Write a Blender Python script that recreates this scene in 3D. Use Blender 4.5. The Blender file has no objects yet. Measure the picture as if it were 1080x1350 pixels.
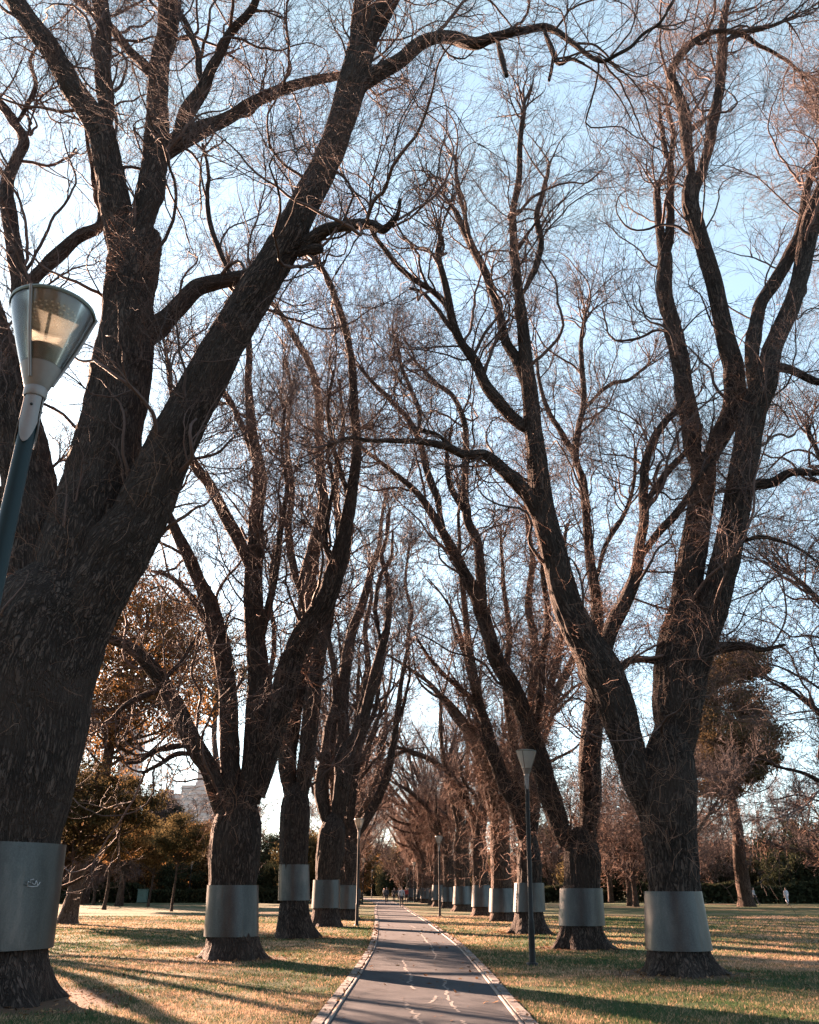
import bpy, math
import numpy as np
from mathutils import Vector

# ------------------------------------------------------------------ scene, camera
SC = bpy.context.scene
COL = SC.collection
F_PX, CX, CY = 1100.0, 540.0, 675.0           # focal length and centre in photograph pixels
PITCH = math.atan(496.7 / F_PX)
EYE = np.array([0.0, 0.0, 1.6])
SIN, COS = math.sin(PITCH), math.cos(PITCH)

cam_d = bpy.data.cameras.new('camera')
cam_d.sensor_fit = 'VERTICAL'
cam_d.sensor_height = 24.0
cam_d.lens = 24.0 * F_PX / 1350.0
cam_d.clip_start = 0.05
cam_d.clip_end = 6000
cam = bpy.data.objects.new('camera', cam_d)
COL.objects.link(cam)
cam.location = EYE
cam.rotation_euler = (math.pi / 2 + PITCH, 0, 0)
SC.camera = cam


def ray(px, py):
    u, v = (px - CX) / F_PX, (CY - py) / F_PX
    return np.array([u, COS - v * SIN, SIN + v * COS])


def at(px, py, Y):
    """the point seen at a photograph pixel at distance Y down the avenue, and metres per pixel there"""
    d = ray(px, py)
    t = (Y - EYE[1]) / d[1]
    return EYE + d * t, t / F_PX


def ground(px, py, z=0.0):
    d = ray(px, py)
    t = (z - EYE[2]) / d[2]
    return EYE + d * t


# ------------------------------------------------------------------ mesh helpers
def nrm(v):
    return v / np.maximum(np.linalg.norm(v, axis=-1, keepdims=True), 1e-9)


class MB:
    """collects vertex and face arrays that become ONE mesh object"""

    def __init__(self):
        self.v, self.q, self.t, self.b, self.n = [], [], [], [], 0

    def add(self, v, quads=None, tris=None, bark=None):
        v = np.asarray(v, float).reshape(-1, 3)
        if quads is not None and len(quads):
            self.q.append(np.asarray(quads, np.int64).reshape(-1, 4) + self.n)
        if tris is not None and len(tris):
            self.t.append(np.asarray(tris, np.int64).reshape(-1, 3) + self.n)
        self.b.append(np.zeros_like(v) if bark is None else np.asarray(bark, float).reshape(-1, 3))
        self.v.append(v)
        self.n += len(v)

    def box(self, lo, hi, M=None):
        x0, y0, z0 = lo
        x1, y1, z1 = hi
        v = np.array([[x0, y0, z0], [x1, y0, z0], [x1, y1, z0], [x0, y1, z0], [x0, y0, z1], [x1, y0, z1], [x1, y1, z1], [x0, y1, z1]], float)
        if M is not None:
            v = v @ M.T
        self.add(v, [[0, 3, 2, 1], [4, 5, 6, 7], [0, 1, 5, 4], [1, 2, 6, 5], [2, 3, 7, 6], [3, 0, 4, 7]])

    def lathe(self, prof, k=32, c=(0, 0, 0), close=False):
        prof = np.asarray(prof, float)
        a = np.linspace(0, 2 * math.pi, k, endpoint=False)
        v = np.stack([prof[:, None, 0] * np.cos(a), prof[:, None, 0] * np.sin(a), np.repeat(prof[:, 1:2], k, 1)], -1) + np.array(c)
        m = len(prof)
        i, j = np.meshgrid(np.arange(m - 1), np.arange(k), indexing='ij')
        jn = (j + 1) % k
        q = np.stack([i * k + j, i * k + jn, (i + 1) * k + jn, (i + 1) * k + j], -1).reshape(-1, 4)
        self.add(v.reshape(-1, 3), q)

    def build(self, name, mat, parent=None, smooth=True, sharp=False):
        me = bpy.data.meshes.new(name)
        v = np.concatenate(self.v)
        q = np.concatenate(self.q) if self.q else np.zeros((0, 4), np.int64)
        t = np.concatenate(self.t) if self.t else np.zeros((0, 3), np.int64)
        me.vertices.add(len(v))
        me.vertices.foreach_set('co', v.astype(np.float32).ravel())
        me.loops.add(len(q) * 4 + len(t) * 3)
        me.loops.foreach_set('vertex_index', np.concatenate([q.ravel(), t.ravel()]).astype(np.int32))
        me.polygons.add(len(q) + len(t))
        me.polygons.foreach_set('loop_start', np.concatenate([np.arange(len(q)) * 4, len(q) * 4 + np.arange(len(t)) * 3]).astype(np.int32))
        me.polygons.foreach_set('use_smooth', np.full(len(q) + len(t), smooth, bool))
        b = np.concatenate(self.b)
        if np.any(b):
            at_ = me.attributes.new('bark', 'FLOAT_VECTOR', 'POINT')
            at_.data.foreach_set('vector', b.astype(np.float32).ravel())
        me.update(calc_edges=True)
        me.validate()
        if sharp:
            me.set_sharp_from_angle(angle=math.radians(35))
        me.materials.append(mat)
        o = bpy.data.objects.new(name, me)
        COL.objects.link(o)
        if parent is not None:
            o.parent = parent
        return o


def tag(o, label=None, cat=None, group=None, kind=None):
    if label:
        o['label'] = label
    if cat:
        o['category'] = cat
    if group:
        o['group'] = group
    if kind:
        o['kind'] = kind
    return o


def empty(name, loc=(0, 0, 0), rz=0.0):
    o = bpy.data.objects.new(name, None)
    COL.objects.link(o)
    o.location = loc
    o.rotation_euler = (0, 0, rz)
    o.empty_display_size = 0.2
    return o


def copy_tree(root, loc, rz=0.0, sc=1.0, label=None, group=None):
    kids = [(c, [g for g in SC.objects if g.parent == c]) for c in SC.objects if c.parent == root]
    r = root.copy()
    COL.objects.link(r)
    r.location = loc
    r.rotation_euler = (0, 0, rz)
    r.scale = (sc, sc, sc) if not isinstance(sc, tuple) else sc
    if label:
        r['label'] = label
    if group:
        r['group'] = group
    for c, gs in kids:
        d = c.copy()
        COL.objects.link(d)
        d.parent = r
        for g in gs:
            e = g.copy()
            COL.objects.link(e)
            e.parent = d
    return r


def tubes(mb, P, R, k=3, bark=True, rough=0.0, rng=None):
    """many tubes at once: P (M,n,3) centre lines, R (M,n) radii"""
    M, n, _ = P.shape
    if M == 0:
        return
    T = nrm(np.gradient(P, axis=1))
    mt = np.abs(T.mean(1))
    ref = np.eye(3)[np.argmin(mt, axis=1)]
    A = nrm(ref[:, None, :] - (T * ref[:, None, :]).sum(-1, keepdims=True) * T)
    B = np.cross(T, A)
    a = np.linspace(0, 2 * math.pi, k, endpoint=False)
    ca, sa = np.cos(a), np.sin(a)
    rad = R[..., None]
    V = P[:, :, None, :] + rad[..., None] * (A[:, :, None, :] * ca[:, None] + B[:, :, None, :] * sa[:, None])
    i = np.arange(M)[:, None, None] * (n * k)
    j = np.arange(n - 1)[None, :, None] * k
    s = np.arange(k)[None, None, :]
    sn = (s + 1) % k
    q = np.stack([i + j + s, i + j + sn, i + j + k + sn, i + j + k + s], -1).reshape(-1, 4)
    bk = None
    if bark:
        L = np.concatenate([np.zeros((M, 1)), np.cumsum(np.linalg.norm(np.diff(P, axis=1), axis=-1), 1)], 1)
        bk = np.stack([np.broadcast_to(rad * ca, (M, n, k)), np.broadcast_to(rad * sa, (M, n, k)), np.broadcast_to(L[..., None], (M, n, k))], -1)
        bk = bk + (np.arange(M) * 3.7)[:, None, None, None] + 0.01
    mb.add(V, q, bark=bk)


def hash3(i, j, k):
    h = (i * 374761393 + j * 668265263 + k * 2147483647 + 1013904223) & 0xFFFFFFFF
    h = ((h ^ (h >> 13)) * 1274126177) & 0xFFFFFFFF
    return ((h ^ (h >> 16)) & 0xFFFF) / 32767.5 - 1.0


def vnoise(p):
    p = np.asarray(p, float)
    i = np.floor(p).astype(np.int64)
    f = p - i
    f = f * f * (3 - 2 * f)
    out = 0
    for dx in (0, 1):
        for dy in (0, 1):
            for dz in (0, 1):
                w = (f[..., 0] if dx else 1 - f[..., 0]) * (f[..., 1] if dy else 1 - f[..., 1]) * (f[..., 2] if dz else 1 - f[..., 2])
                out = out + w * hash3(i[..., 0] + dx, i[..., 1] + dy, i[..., 2] + dz)
    return out


def spline(C, n):
    """Catmull-Rom through the rows of C (any columns, the first three are xyz), n points evenly spaced by length"""
    C = np.asarray(C, float)
    E = np.vstack([2 * C[0] - C[1], C, 2 * C[-1] - C[-2]])
    out = []
    for i in range(1, len(E) - 2):
        t = np.linspace(0, 1, 14, endpoint=False)[:, None]
        p0, p1, p2, p3 = E[i - 1], E[i], E[i + 1], E[i + 2]
        out.append(0.5 * (2 * p1 + (p2 - p0) * t + (2 * p0 - 5 * p1 + 4 * p2 - p3) * t ** 2 + (3 * p1 - p0 - 3 * p2 + p3) * t ** 3))
    D = np.vstack(out + [E[-2][None]])
    s = np.concatenate([[0], np.cumsum(np.linalg.norm(np.diff(D[:, :3], axis=0), axis=1))])
    u = np.linspace(0, s[-1], n)
    return np.stack([np.interp(u, s, D[:, c]) for c in range(D.shape[1])], -1), s[-1]


# ------------------------------------------------------------------ materials
def mat(name):
    m = bpy.data.materials.new(name)
    m.use_nodes = True
    nt = m.node_tree
    nt.nodes.clear()
    out = nt.nodes.new('ShaderNodeOutputMaterial')
    return m, nt, out


def N(nt, t, **kw):
    n = nt.nodes.new(t)
    for k_, v in kw.items():
        if k_.startswith('i_'):
            n.inputs[k_[2:].replace('_', ' ')].default_value = v
        else:
            setattr(n, k_, v)
    return n


def ramp(nt, fac, stops):
    r = nt.nodes.new('ShaderNodeValToRGB')
    e = r.color_ramp.elements
    while len(e) < len(stops):
        e.new(0.5)
    for el, (p, c) in zip(e, stops):
        el.position = p
        el.color = (*c, 1)
    nt.links.new(fac, r.inputs['Fac'])
    return r.outputs['Color']


def mixc(nt, fac, a, b, mode='MIX'):
    m = nt.nodes.new('ShaderNodeMix')
    m.data_type = 'RGBA'
    m.blend_type = mode
    for sock, v in (('Factor', fac), ('A', a), ('B', b)):
        i = [s for s in m.inputs if s.name == sock and s.enabled][0]
        if isinstance(v, (int, float)):
            i.default_value = v
        elif isinstance(v, tuple):
            i.default_value = (*v, 1)
        else:
            nt.links.new(v, i)
    return [s for s in m.outputs if s.enabled][0]


def mathn(nt, op, a, b=None):
    m = nt.nodes.new('ShaderNodeMath')
    m.operation = op
    for i, v in enumerate((a, b)):
        if v is None:
            continue
        if isinstance(v, (int, float)):
            m.inputs[i].default_value = v
        else:
            nt.links.new(v, m.inputs[i])
    return m.outputs[0]


def noise(nt, vec, scale, detail=4, rough=0.6, dist=0.0):
    n = N(nt, 'ShaderNodeTexNoise')
    n.inputs['Scale'].default_value = scale
    n.inputs['Detail'].default_value = detail
    n.inputs['Roughness'].default_value = rough
    n.inputs['Distortion'].default_value = dist
    if vec is not None:
        nt.links.new(vec, n.inputs['Vector'])
    return n.outputs['Fac']


def vscale(nt, vec, s):
    m = N(nt, 'ShaderNodeVectorMath', operation='MULTIPLY')
    nt.links.new(vec, m.inputs[0])
    m.inputs[1].default_value = s
    return m.outputs[0]


def princ(nt, out, color, rough=0.8, bump=None, bump_d=0.02, strength=1.0, **kw):
    p = N(nt, 'ShaderNodeBsdfPrincipled')
    if isinstance(color, tuple):
        p.inputs['Base Color'].default_value = (*color, 1)
    else:
        nt.links.new(color, p.inputs['Base Color'])
    if isinstance(rough, (int, float)):
        p.inputs['Roughness'].default_value = rough
    else:
        nt.links.new(rough, p.inputs['Roughness'])
    for k_, v in kw.items():
        p.inputs[k_.replace('_', ' ')].default_value = v
    if bump is not None:
        b = N(nt, 'ShaderNodeBump')
        b.inputs['Distance'].default_value = bump_d
        b.inputs['Strength'].default_value = strength
        nt.links.new(bump, b.inputs['Height'])
        nt.links.new(b.outputs[0], p.inputs['Normal'])
    nt.links.new(p.outputs[0], out.inputs['Surface'])
    return p


def bark_mat(name, dark, light, moss=None):
    m, nt, out = mat(name)
    a = N(nt, 'ShaderNodeAttribute', attribute_name='bark')
    v = vscale(nt, a.outputs['Vector'], (1, 1, 0.20))
    big = noise(nt, v, 5, 2, 0.5, 0.6)
    r1 = noise(nt, v, 7.5, 2, 0.55, 1.1)
    r2 = noise(nt, vscale(nt, a.outputs['Vector'], (1, 1, 0.26)), 16, 2, 0.6, 0.8)
    g1 = mathn(nt, 'MINIMUM', mathn(nt, 'MULTIPLY', mathn(nt, 'ABSOLUTE', mathn(nt, 'SUBTRACT', r1, 0.5)), 13.0), 1.0)
    g2 = mathn(nt, 'MINIMUM', mathn(nt, 'MULTIPLY', mathn(nt, 'ABSOLUTE', mathn(nt, 'SUBTRACT', r2, 0.5)), 10.0), 1.0)
    ridge = mathn(nt, 'MULTIPLY', mathn(nt, 'ADD', g1, 0.15), mathn(nt, 'ADD', mathn(nt, 'MULTIPLY', g2, 0.7), 0.3))
    fine = noise(nt, vscale(nt, a.outputs['Vector'], (1, 1, 0.35)), 48, 3, 0.7)
    h = mathn(nt, 'ADD', mathn(nt, 'MULTIPLY', ridge, 0.75), mathn(nt, 'MULTIPLY', fine, 0.35))
    c = ramp(nt, h, [(0.18, tuple(x * 0.25 for x in dark)), (0.55, dark), (1.0, light)])
    patch = noise(nt, a.outputs['Vector'], 0.8, 3, 0.6)
    c = mixc(nt, ramp(nt, patch, [(0.45, (0, 0, 0)), (0.75, (1, 1, 1))]), c, moss or tuple(x * 0.6 for x in light))
    c = mixc(nt, 0.95, dark, c)
    hh = mathn(nt, 'ADD', h, mathn(nt, 'MULTIPLY', big, 0.5))
    princ(nt, out, c, 0.9, hh, 0.08, 1.0, Specular_IOR_Level=0.2)
    return m


def twig_mat(name, a, b):
    m, nt, out = mat(name)
    g = N(nt, 'ShaderNodeNewGeometry')
    c = ramp(nt, g.outputs['Random Per Island'], [(0.0, a), (1.0, b)])
    princ(nt, out, c, 0.75, Specular_IOR_Level=0.25)
    return m


def leaf_mat(name, stops, trans=0.35):
    m, nt, out = mat(name)
    g = N(nt, 'ShaderNodeNewGeometry')
    c = ramp(nt, g.outputs['Random Per Island'], stops)
    d = N(nt, 'ShaderNodeBsdfDiffuse')
    t = N(nt, 'ShaderNodeBsdfTranslucent')
    mx = N(nt, 'ShaderNodeMixShader')
    mx.inputs[0].default_value = trans
    nt.links.new(c, d.inputs['Color'])
    nt.links.new(c, t.inputs['Color'])
    nt.links.new(d.outputs[0], mx.inputs[1])
    nt.links.new(t.outputs[0], mx.inputs[2])
    nt.links.new(mx.outputs[0], out.inputs['Surface'])
    return m


def plain(name, color, rough=0.6, metal=0.0, var=0.15, scale=6, bump_d=0.003, spec=0.5):
    m, nt, out = mat(name)
    tc = N(nt, 'ShaderNodeTexCoord')
    f = noise(nt, tc.outputs['Object'], scale, 5, 0.65)
    c = mixc(nt, f, tuple(x * (1 - var) for x in color), tuple(min(1, x * (1 + var)) for x in color))
    princ(nt, out, c, rough, f, bump_d, 0.5, Metallic=metal, Specular_IOR_Level=spec)
    return m


BARK = bark_mat('elm_bark', (0.031, 0.0235, 0.0205), (0.086, 0.064, 0.054))
PALE_BARK = bark_mat('pale_bark', (0.085, 0.066, 0.056), (0.19, 0.15, 0.125))
BROWN_BARK = bark_mat('brown_bark', (0.052, 0.034, 0.026), (0.135, 0.088, 0.064))
TWIG = twig_mat('twig_bark', (0.040, 0.028, 0.026), (0.105, 0.070, 0.062))
SHOOT = twig_mat('shoot_bark', (0.085, 0.048, 0.036), (0.25, 0.145, 0.10))
LEAF_ORANGE = leaf_mat('rust_leaf', [(0, (0.040, 0.026, 0.012)), (0.5, (0.14, 0.078, 0.030)), (1, (0.27, 0.155, 0.065))], 0.45)
LEAF_DARK = leaf_mat('dark_leaf', [(0, (0.018, 0.022, 0.014)), (1, (0.05, 0.055, 0.03))], 0.2)
LEAF_OLIVE = leaf_mat('olive_leaf', [(0, (0.028, 0.026, 0.014)), (1, (0.10, 0.078, 0.038))], 0.4)
NEEDLE = leaf_mat('pine_needle', [(0, (0.045, 0.036, 0.020)), (1, (0.14, 0.095, 0.05))], 0.25)


def steel_mat():
    m, nt, out = mat('galvanised_steel')
    tc = N(nt, 'ShaderNodeTexCoord')
    f = noise(nt, vscale(nt, tc.outputs['Object'], (1, 1, 0.35)), 2.2, 6, 0.65, 0.3)
    g = noise(nt, tc.outputs['Object'], 40, 3, 0.6)
    c = ramp(nt, f, [(0.3, (0.026, 0.030, 0.033)), (0.55, (0.050, 0.054, 0.056)), (0.75, (0.100, 0.097, 0.093))])
    c = mixc(nt, 0.05, c, ramp(nt, g, [(0.4, (0.1, 0.1, 0.1)), (0.7, (0.4, 0.4, 0.4))]))
    rs = noise(nt, vscale(nt, tc.outputs['Object'], (5, 5, 0.5)), 1.3, 5, 0.7, 0.2)
    c = mixc(nt, ramp(nt, rs, [(0.55, (0, 0, 0)), (0.78, (0.6, 0.6, 0.6))]), c, (0.075, 0.052, 0.038))
    r = mathn(nt, 'ADD', mathn(nt, 'MULTIPLY', f, 0.34), 0.24)
    princ(nt, out, c, r, f, 0.02, 0.35, Metallic=0.8)
    return m


STEEL = steel_mat()

# ------------------------------------------------------------------ growing wood
def resample(P, R, n=24):
    d, _ = spline(np.column_stack([P, R]), n)
    return d[:, :3], d[:, 3]


def grow(rng, P, R, cnt, s=(0.1, 1.0), ang=(30, 70), L=(0.5, 1.5), n=6, wig=0.3, up=0.05, rk=0.5, rmax=0.05, rend=0.004, w=None, long_first=0.0, persist=0.6):
    """cnt children on the parent centre lines P (M,n,3) with radii R (M,n)"""
    M, m, _ = P.shape
    if cnt <= 0 or M == 0:
        return np.zeros((0, n, 3)), np.zeros((0, n))
    ln = np.linalg.norm(np.diff(P, axis=1), axis=-1).sum(1)
    p = ln if w is None else ln * w
    idx = rng.choice(M, cnt, p=p / p.sum())
    ss = rng.uniform(s[0], s[1], cnt)
    fi = ss * (m - 1)
    i0 = np.minimum(fi.astype(int), m - 2)
    f = (fi - i0)[:, None]
    a, b = P[idx, i0], P[idx, i0 + 1]
    pos = a * (1 - f) + b * f
    T = nrm(b - a)
    rad = R[idx, i0] * (1 - f[:, 0]) + R[idx, i0 + 1] * f[:, 0]
    pv = rng.normal(size=(cnt, 3))
    pv = nrm(pv - (pv * T).sum(-1, keepdims=True) * T)
    an = np.radians(rng.uniform(ang[0], ang[1], cnt))[:, None]
    d = nrm(np.cos(an) * T + np.sin(an) * pv)
    le = rng.uniform(L[0], L[1], cnt) * (1 - long_first * ss)
    r0 = np.minimum(np.minimum(rk * rad, rmax), le * 0.03 + rend)
    r0 = np.maximum(r0, rend)
    t = np.linspace(0, 1, n)
    Rr = rend + (r0 - rend)[:, None] * (1 - t) ** 0.8
    st = (le / (n - 1))[:, None]
    out = np.zeros((cnt, n, 3))
    pos = pos + pv * (rad * 0.6)[:, None]
    out[:, 0] = pos
    c = rng.normal(size=(cnt, 3))
    for i in range(1, n):
        pos = pos + d * st
        out[:, i] = pos
        c = persist * c + (1 - persist) * 1.6 * rng.normal(size=(cnt, 3))
        d = nrm(d + wig * c + np.array([0, 0, up]))
    return out, Rr


def limb_tube(mb, P, R, detail, seed, rough=1.0, foot=False):
    """one thick limb with a furrowed, uneven skin"""
    L = np.linalg.norm(np.diff(P, axis=0), axis=1).sum()
    rm = R.mean()
    k = int(np.clip(2 * math.pi * R.max() / (0.03 * detail), 7, 110))
    n = int(np.clip(L / (0.08 * detail), 14, 190))
    P, R = resample(P, R, n)
    s = np.linspace(0, L, n)
    off = np.stack([vnoise(np.stack([s * 0.9 / max(rm * 6, 0.4), np.full(n, seed * 1.7), np.full(n, q * 5.3)], -1)) for q in range(3)], -1)
    fade = np.clip(np.minimum(s, L - s) / max(L * 0.12, 1e-3), 0, 1)[:, None]
    P = P + off * fade * np.minimum(rm * 0.34, 0.10) * rough
    T = nrm(np.gradient(P, axis=0))
    A = np.zeros_like(T)
    ref = np.eye(3)[np.argmin(np.abs(T.mean(0)))]
    A = nrm(ref - (T * ref).sum(-1, keepdims=True) * T)
    B = np.cross(T, A)
    a = np.linspace(0, 2 * math.pi, k, endpoint=False)
    ca, sa = np.cos(a)[None, :], np.sin(a)[None, :]
    bc = np.stack([R[:, None] * ca, R[:, None] * sa, np.broadcast_to(s[:, None], (n, k))], -1) + seed * 2.9
    low = vnoise(bc * np.array([2.2, 2.2, 1.1]))
    fur = 1 - np.abs(vnoise(bc * np.array([11, 11, 1.6]))) * 2
    fin = vnoise(bc * np.array([24, 24, 5.0]))
    rr = R[:, None] * (1 + (0.09 * low + 0.05 * vnoise(bc * np.array([1.2, 1.2, 2.6]) + 7.7)) * rough) + np.minimum(R[:, None] * 0.09, 0.034) * (fur * 0.7 + fin * 0.35)
    if foot:                                               # buttresses running out into the ground
        z = np.maximum(P[:, 2], -0.05)[:, None]
        lob = 0.5 + 0.5 * np.sin(5 * a[None, :] + seed * 3 + 0.9 * np.sin(2 * a[None, :] + seed))
        rr = rr * (1 + np.exp(-z / 0.20) * (0.34 * lob ** 1.5 - 0.06))
    V = P[:, None, :] + rr[..., None] * (A[:, None, :] * ca[..., None] + B[:, None, :] * sa[..., None])
    i, j = np.meshgrid(np.arange(n - 1), np.arange(k), indexing='ij')
    jn = (j + 1) % k
    mb.add(V, np.stack([i * k + j, i * k + jn, (i + 1) * k + jn, (i + 1) * k + j], -1).reshape(-1, 4), bark=bc)
    c = len(V.reshape(-1, 3))
    mb.add(np.vstack([V[-1], P[-1] + T[-1] * R[-1] * 0.6]), tris=[[j_, (j_ + 1) % k, k] for j_ in range(k)], bark=np.vstack([bc[-1], bc[-1, :1]]))


def collar(root, cx, cy, z0, z1, r0, r1, lean=(0.0, 0.0), seam=2.3, seed=0):
    """bent steel sheet wrapped round a trunk, lapped and riveted at one seam"""
    k, n = 72, 10
    mb = MB()
    a = seam + np.linspace(0, 2 * math.pi * 1.035, k)
    z = np.linspace(z0, z1, n)
    f = (z - z0) / (z1 - z0)
    wob = vnoise(np.stack([np.cos(a) * 1.6, np.sin(a) * 1.6, np.full(k, seed * 3.1)], -1))
    rad = (r0 + (r1 - r0) * f)[:, None] * (1 + 0.018 * wob[None, :]) + np.linspace(0.0, 0.012, k)[None, :]
    sheets = []
    for th in (0.0, 0.006):
        r_ = rad + th
        sheets.append(np.stack([cx + lean[0] * z[:, None] + r_ * np.cos(a), cy + lean[1] * z[:, None] + r_ * np.sin(a), np.broadcast_to(z[:, None], (n, k))], -1))
    i, j = np.meshgrid(np.arange(n - 1), np.arange(k - 1), indexing='ij')
    q = np.stack([i * k + j, i * k + j + 1, (i + 1) * k + j + 1, (i + 1) * k + j], -1).reshape(-1, 4)
    S = n * k
    V = np.concatenate([s_.reshape(-1, 3) for s_ in sheets])
    rim = []
    for row in (0, n - 1):
        jj = np.arange(k - 1)
        rim.append(np.stack([row * k + jj, row * k + jj + 1, S + row * k + jj + 1, S + row * k + jj], -1))
    ii = np.arange(n - 1)
    rim.append(np.stack([ii * k + k - 1, (ii + 1) * k + k - 1, S + (ii + 1) * k + k - 1, S + ii * k + k - 1], -1))
    mb.add(V, np.concatenate([q[:, ::-1], q + S] + rim))
    # the riveted lap
    rv = mb
    am = a[-1] - 0.06
    for zz in np.linspace(z0 + 0.08, z1 - 0.08, 9):
        ff = (zz - z0) / (z1 - z0)
        rr = (r0 + (r1 - r0) * ff) * (1 + 0.018 * wob[-2]) + 0.018
        rv.lathe([(0.0001, 0.012), (0.012, 0.009), (0.016, 0.0), (0.016, -0.012)], 8, (0, 0, 0))
        v = rv.v[-1]
        d = np.array([math.cos(am), math.sin(am), 0])
        e = np.array([-math.sin(am), math.cos(am), 0])
        c = np.array([cx + lean[0] * zz + rr * d[0], cy + lean[1] * zz + rr * d[1], zz])
        rv.v[-1] = c + v[:, :1] * e + v[:, 1:2] * np.array([0, 0, 1]) + v[:, 2:3] * d
    return mb.build('metal_collar', STEEL, root, sharp=True)


def nests(rng, pts, cnt, L, rend):
    """tangled sprouts round given points (xyz, radius)"""
    P = np.repeat(pts[:, None, :3], 3, 1) + np.array([[0, 0, -0.3], [0, 0, 0], [0, 0, 0.3]])
    R = np.repeat(pts[:, None, 3], 3, 1)
    return grow(rng, P, R, cnt, s=(0, 1), ang=(50, 130), L=L, n=7, wig=0.45, up=0.02, rk=1, rmax=rend * 2.2, rend=rend)


def wood(rng, LP, LR, px, dens=1.0, b1=130, b2=8, b3=7, zmin=3.0, twig_up=0.05, L1=(1.4, 4.6), L2=(0.7, 2.1), L3=(0.35, 1.05), wts=None):
    """crown branches on limb centre lines; px is metres per rendered pixel at the tree"""
    rend = 0.105 * px
    mb = MB()
    w = np.ones(len(LP)) if wts is None else wts
    p0, r0_ = grow(rng, LP, LR, int(b1 * dens * 0.17), s=(0.2, 0.97), ang=(25, 60), L=(2.2, 6.0), n=24, wig=0.16, up=0.03 + twig_up * 0.5, rk=0.5, rmax=0.048, rend=rend * 2, w=w, persist=0.2)
    k0 = p0[:, 0, 2] > zmin
    p0, r0_ = p0[k0], r0_[k0]
    tubes(mb, p0, r0_, 6)
    LP, LR = np.concatenate([LP, p0]), np.concatenate([LR, r0_])
    w = np.concatenate([w, np.full(len(p0), 1.6)])
    p1, r1 = grow(rng, LP, LR, int(b1 * dens), s=(0.12, 0.99), ang=(28, 75), L=L1, n=12, wig=0.21, persist=0.35, up=0.05 + twig_up, rk=0.45, rmax=0.030, rend=rend * 1.3, w=w)
    keep = p1[:, 0, 2] > zmin
    p1, r1 = p1[keep], r1[keep]
    tip, rt = grow(rng, LP, LR, int(len(LP) * 2.2), s=(0.93, 1.0), ang=(5, 45), L=(1.2, 3.0), n=12, wig=0.16, up=0.1, rk=0.8, rmax=0.035, rend=rend * 1.3)
    tip, rt = tip[tip[:, 0, 2] > zmin], rt[tip[:, 0, 2] > zmin]
    p1, r1 = np.concatenate([p1, tip]), np.concatenate([r1, rt])
    tubes(mb, p1, r1, 5)
    p2, r2 = grow(rng, p1, r1, int(len(p1) * b2), s=(0.12, 1), ang=(22, 58), L=L2, n=8, wig=0.24, persist=0.3, up=0.04 + twig_up, rk=0.6, rmax=0.02, rend=rend, long_first=0.35)
    tubes(mb, p2, r2, 4)
    p3, r3 = grow(rng, p2, r2, int(len(p2) * b3), s=(0.15, 1), ang=(18, 50), L=L3, n=5, wig=0.22, persist=0.3, up=0.03 + twig_up, rk=0.8, rmax=rend * 1.3, rend=rend * 0.75, long_first=0.4)
    tubes(mb, p3, r3, 3)
    return mb


def shoots_on(rng, LP, LR, px, cnt, zr, L=(0.35, 1.3), sub=2.5, extra=None):
    rend = 0.095 * px
    mb = MB()
    w = np.ones(len(LP))
    p, r = grow(rng, LP, LR, cnt * 4, s=(0, 1), ang=(45, 110), L=L, n=7, wig=0.42, up=0.06, rk=1, rmax=rend * 2.0, rend=rend)
    k = (p[:, 0, 2] > zr[0]) & (p[:, 0, 2] < zr[1])
    p, r = p[k][:cnt], r[k][:cnt]
    if extra is not None and len(extra):
        e, er = nests(rng, extra, 45 * len(extra), (0.4, 1.4), rend)
        p, r = np.concatenate([p, e]), np.concatenate([r, er])
    tubes(mb, p, r, 3)
    q, s_ = grow(rng, p, r, int(len(p) * sub), s=(0.2, 1), ang=(25, 75), L=(L[0] * 0.5, L[1] * 0.55), n=5, wig=0.42, up=0.05, rk=1, rmax=rend, rend=rend * 0.7)
    tubes(mb, q, s_, 3)
    return mb


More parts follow.
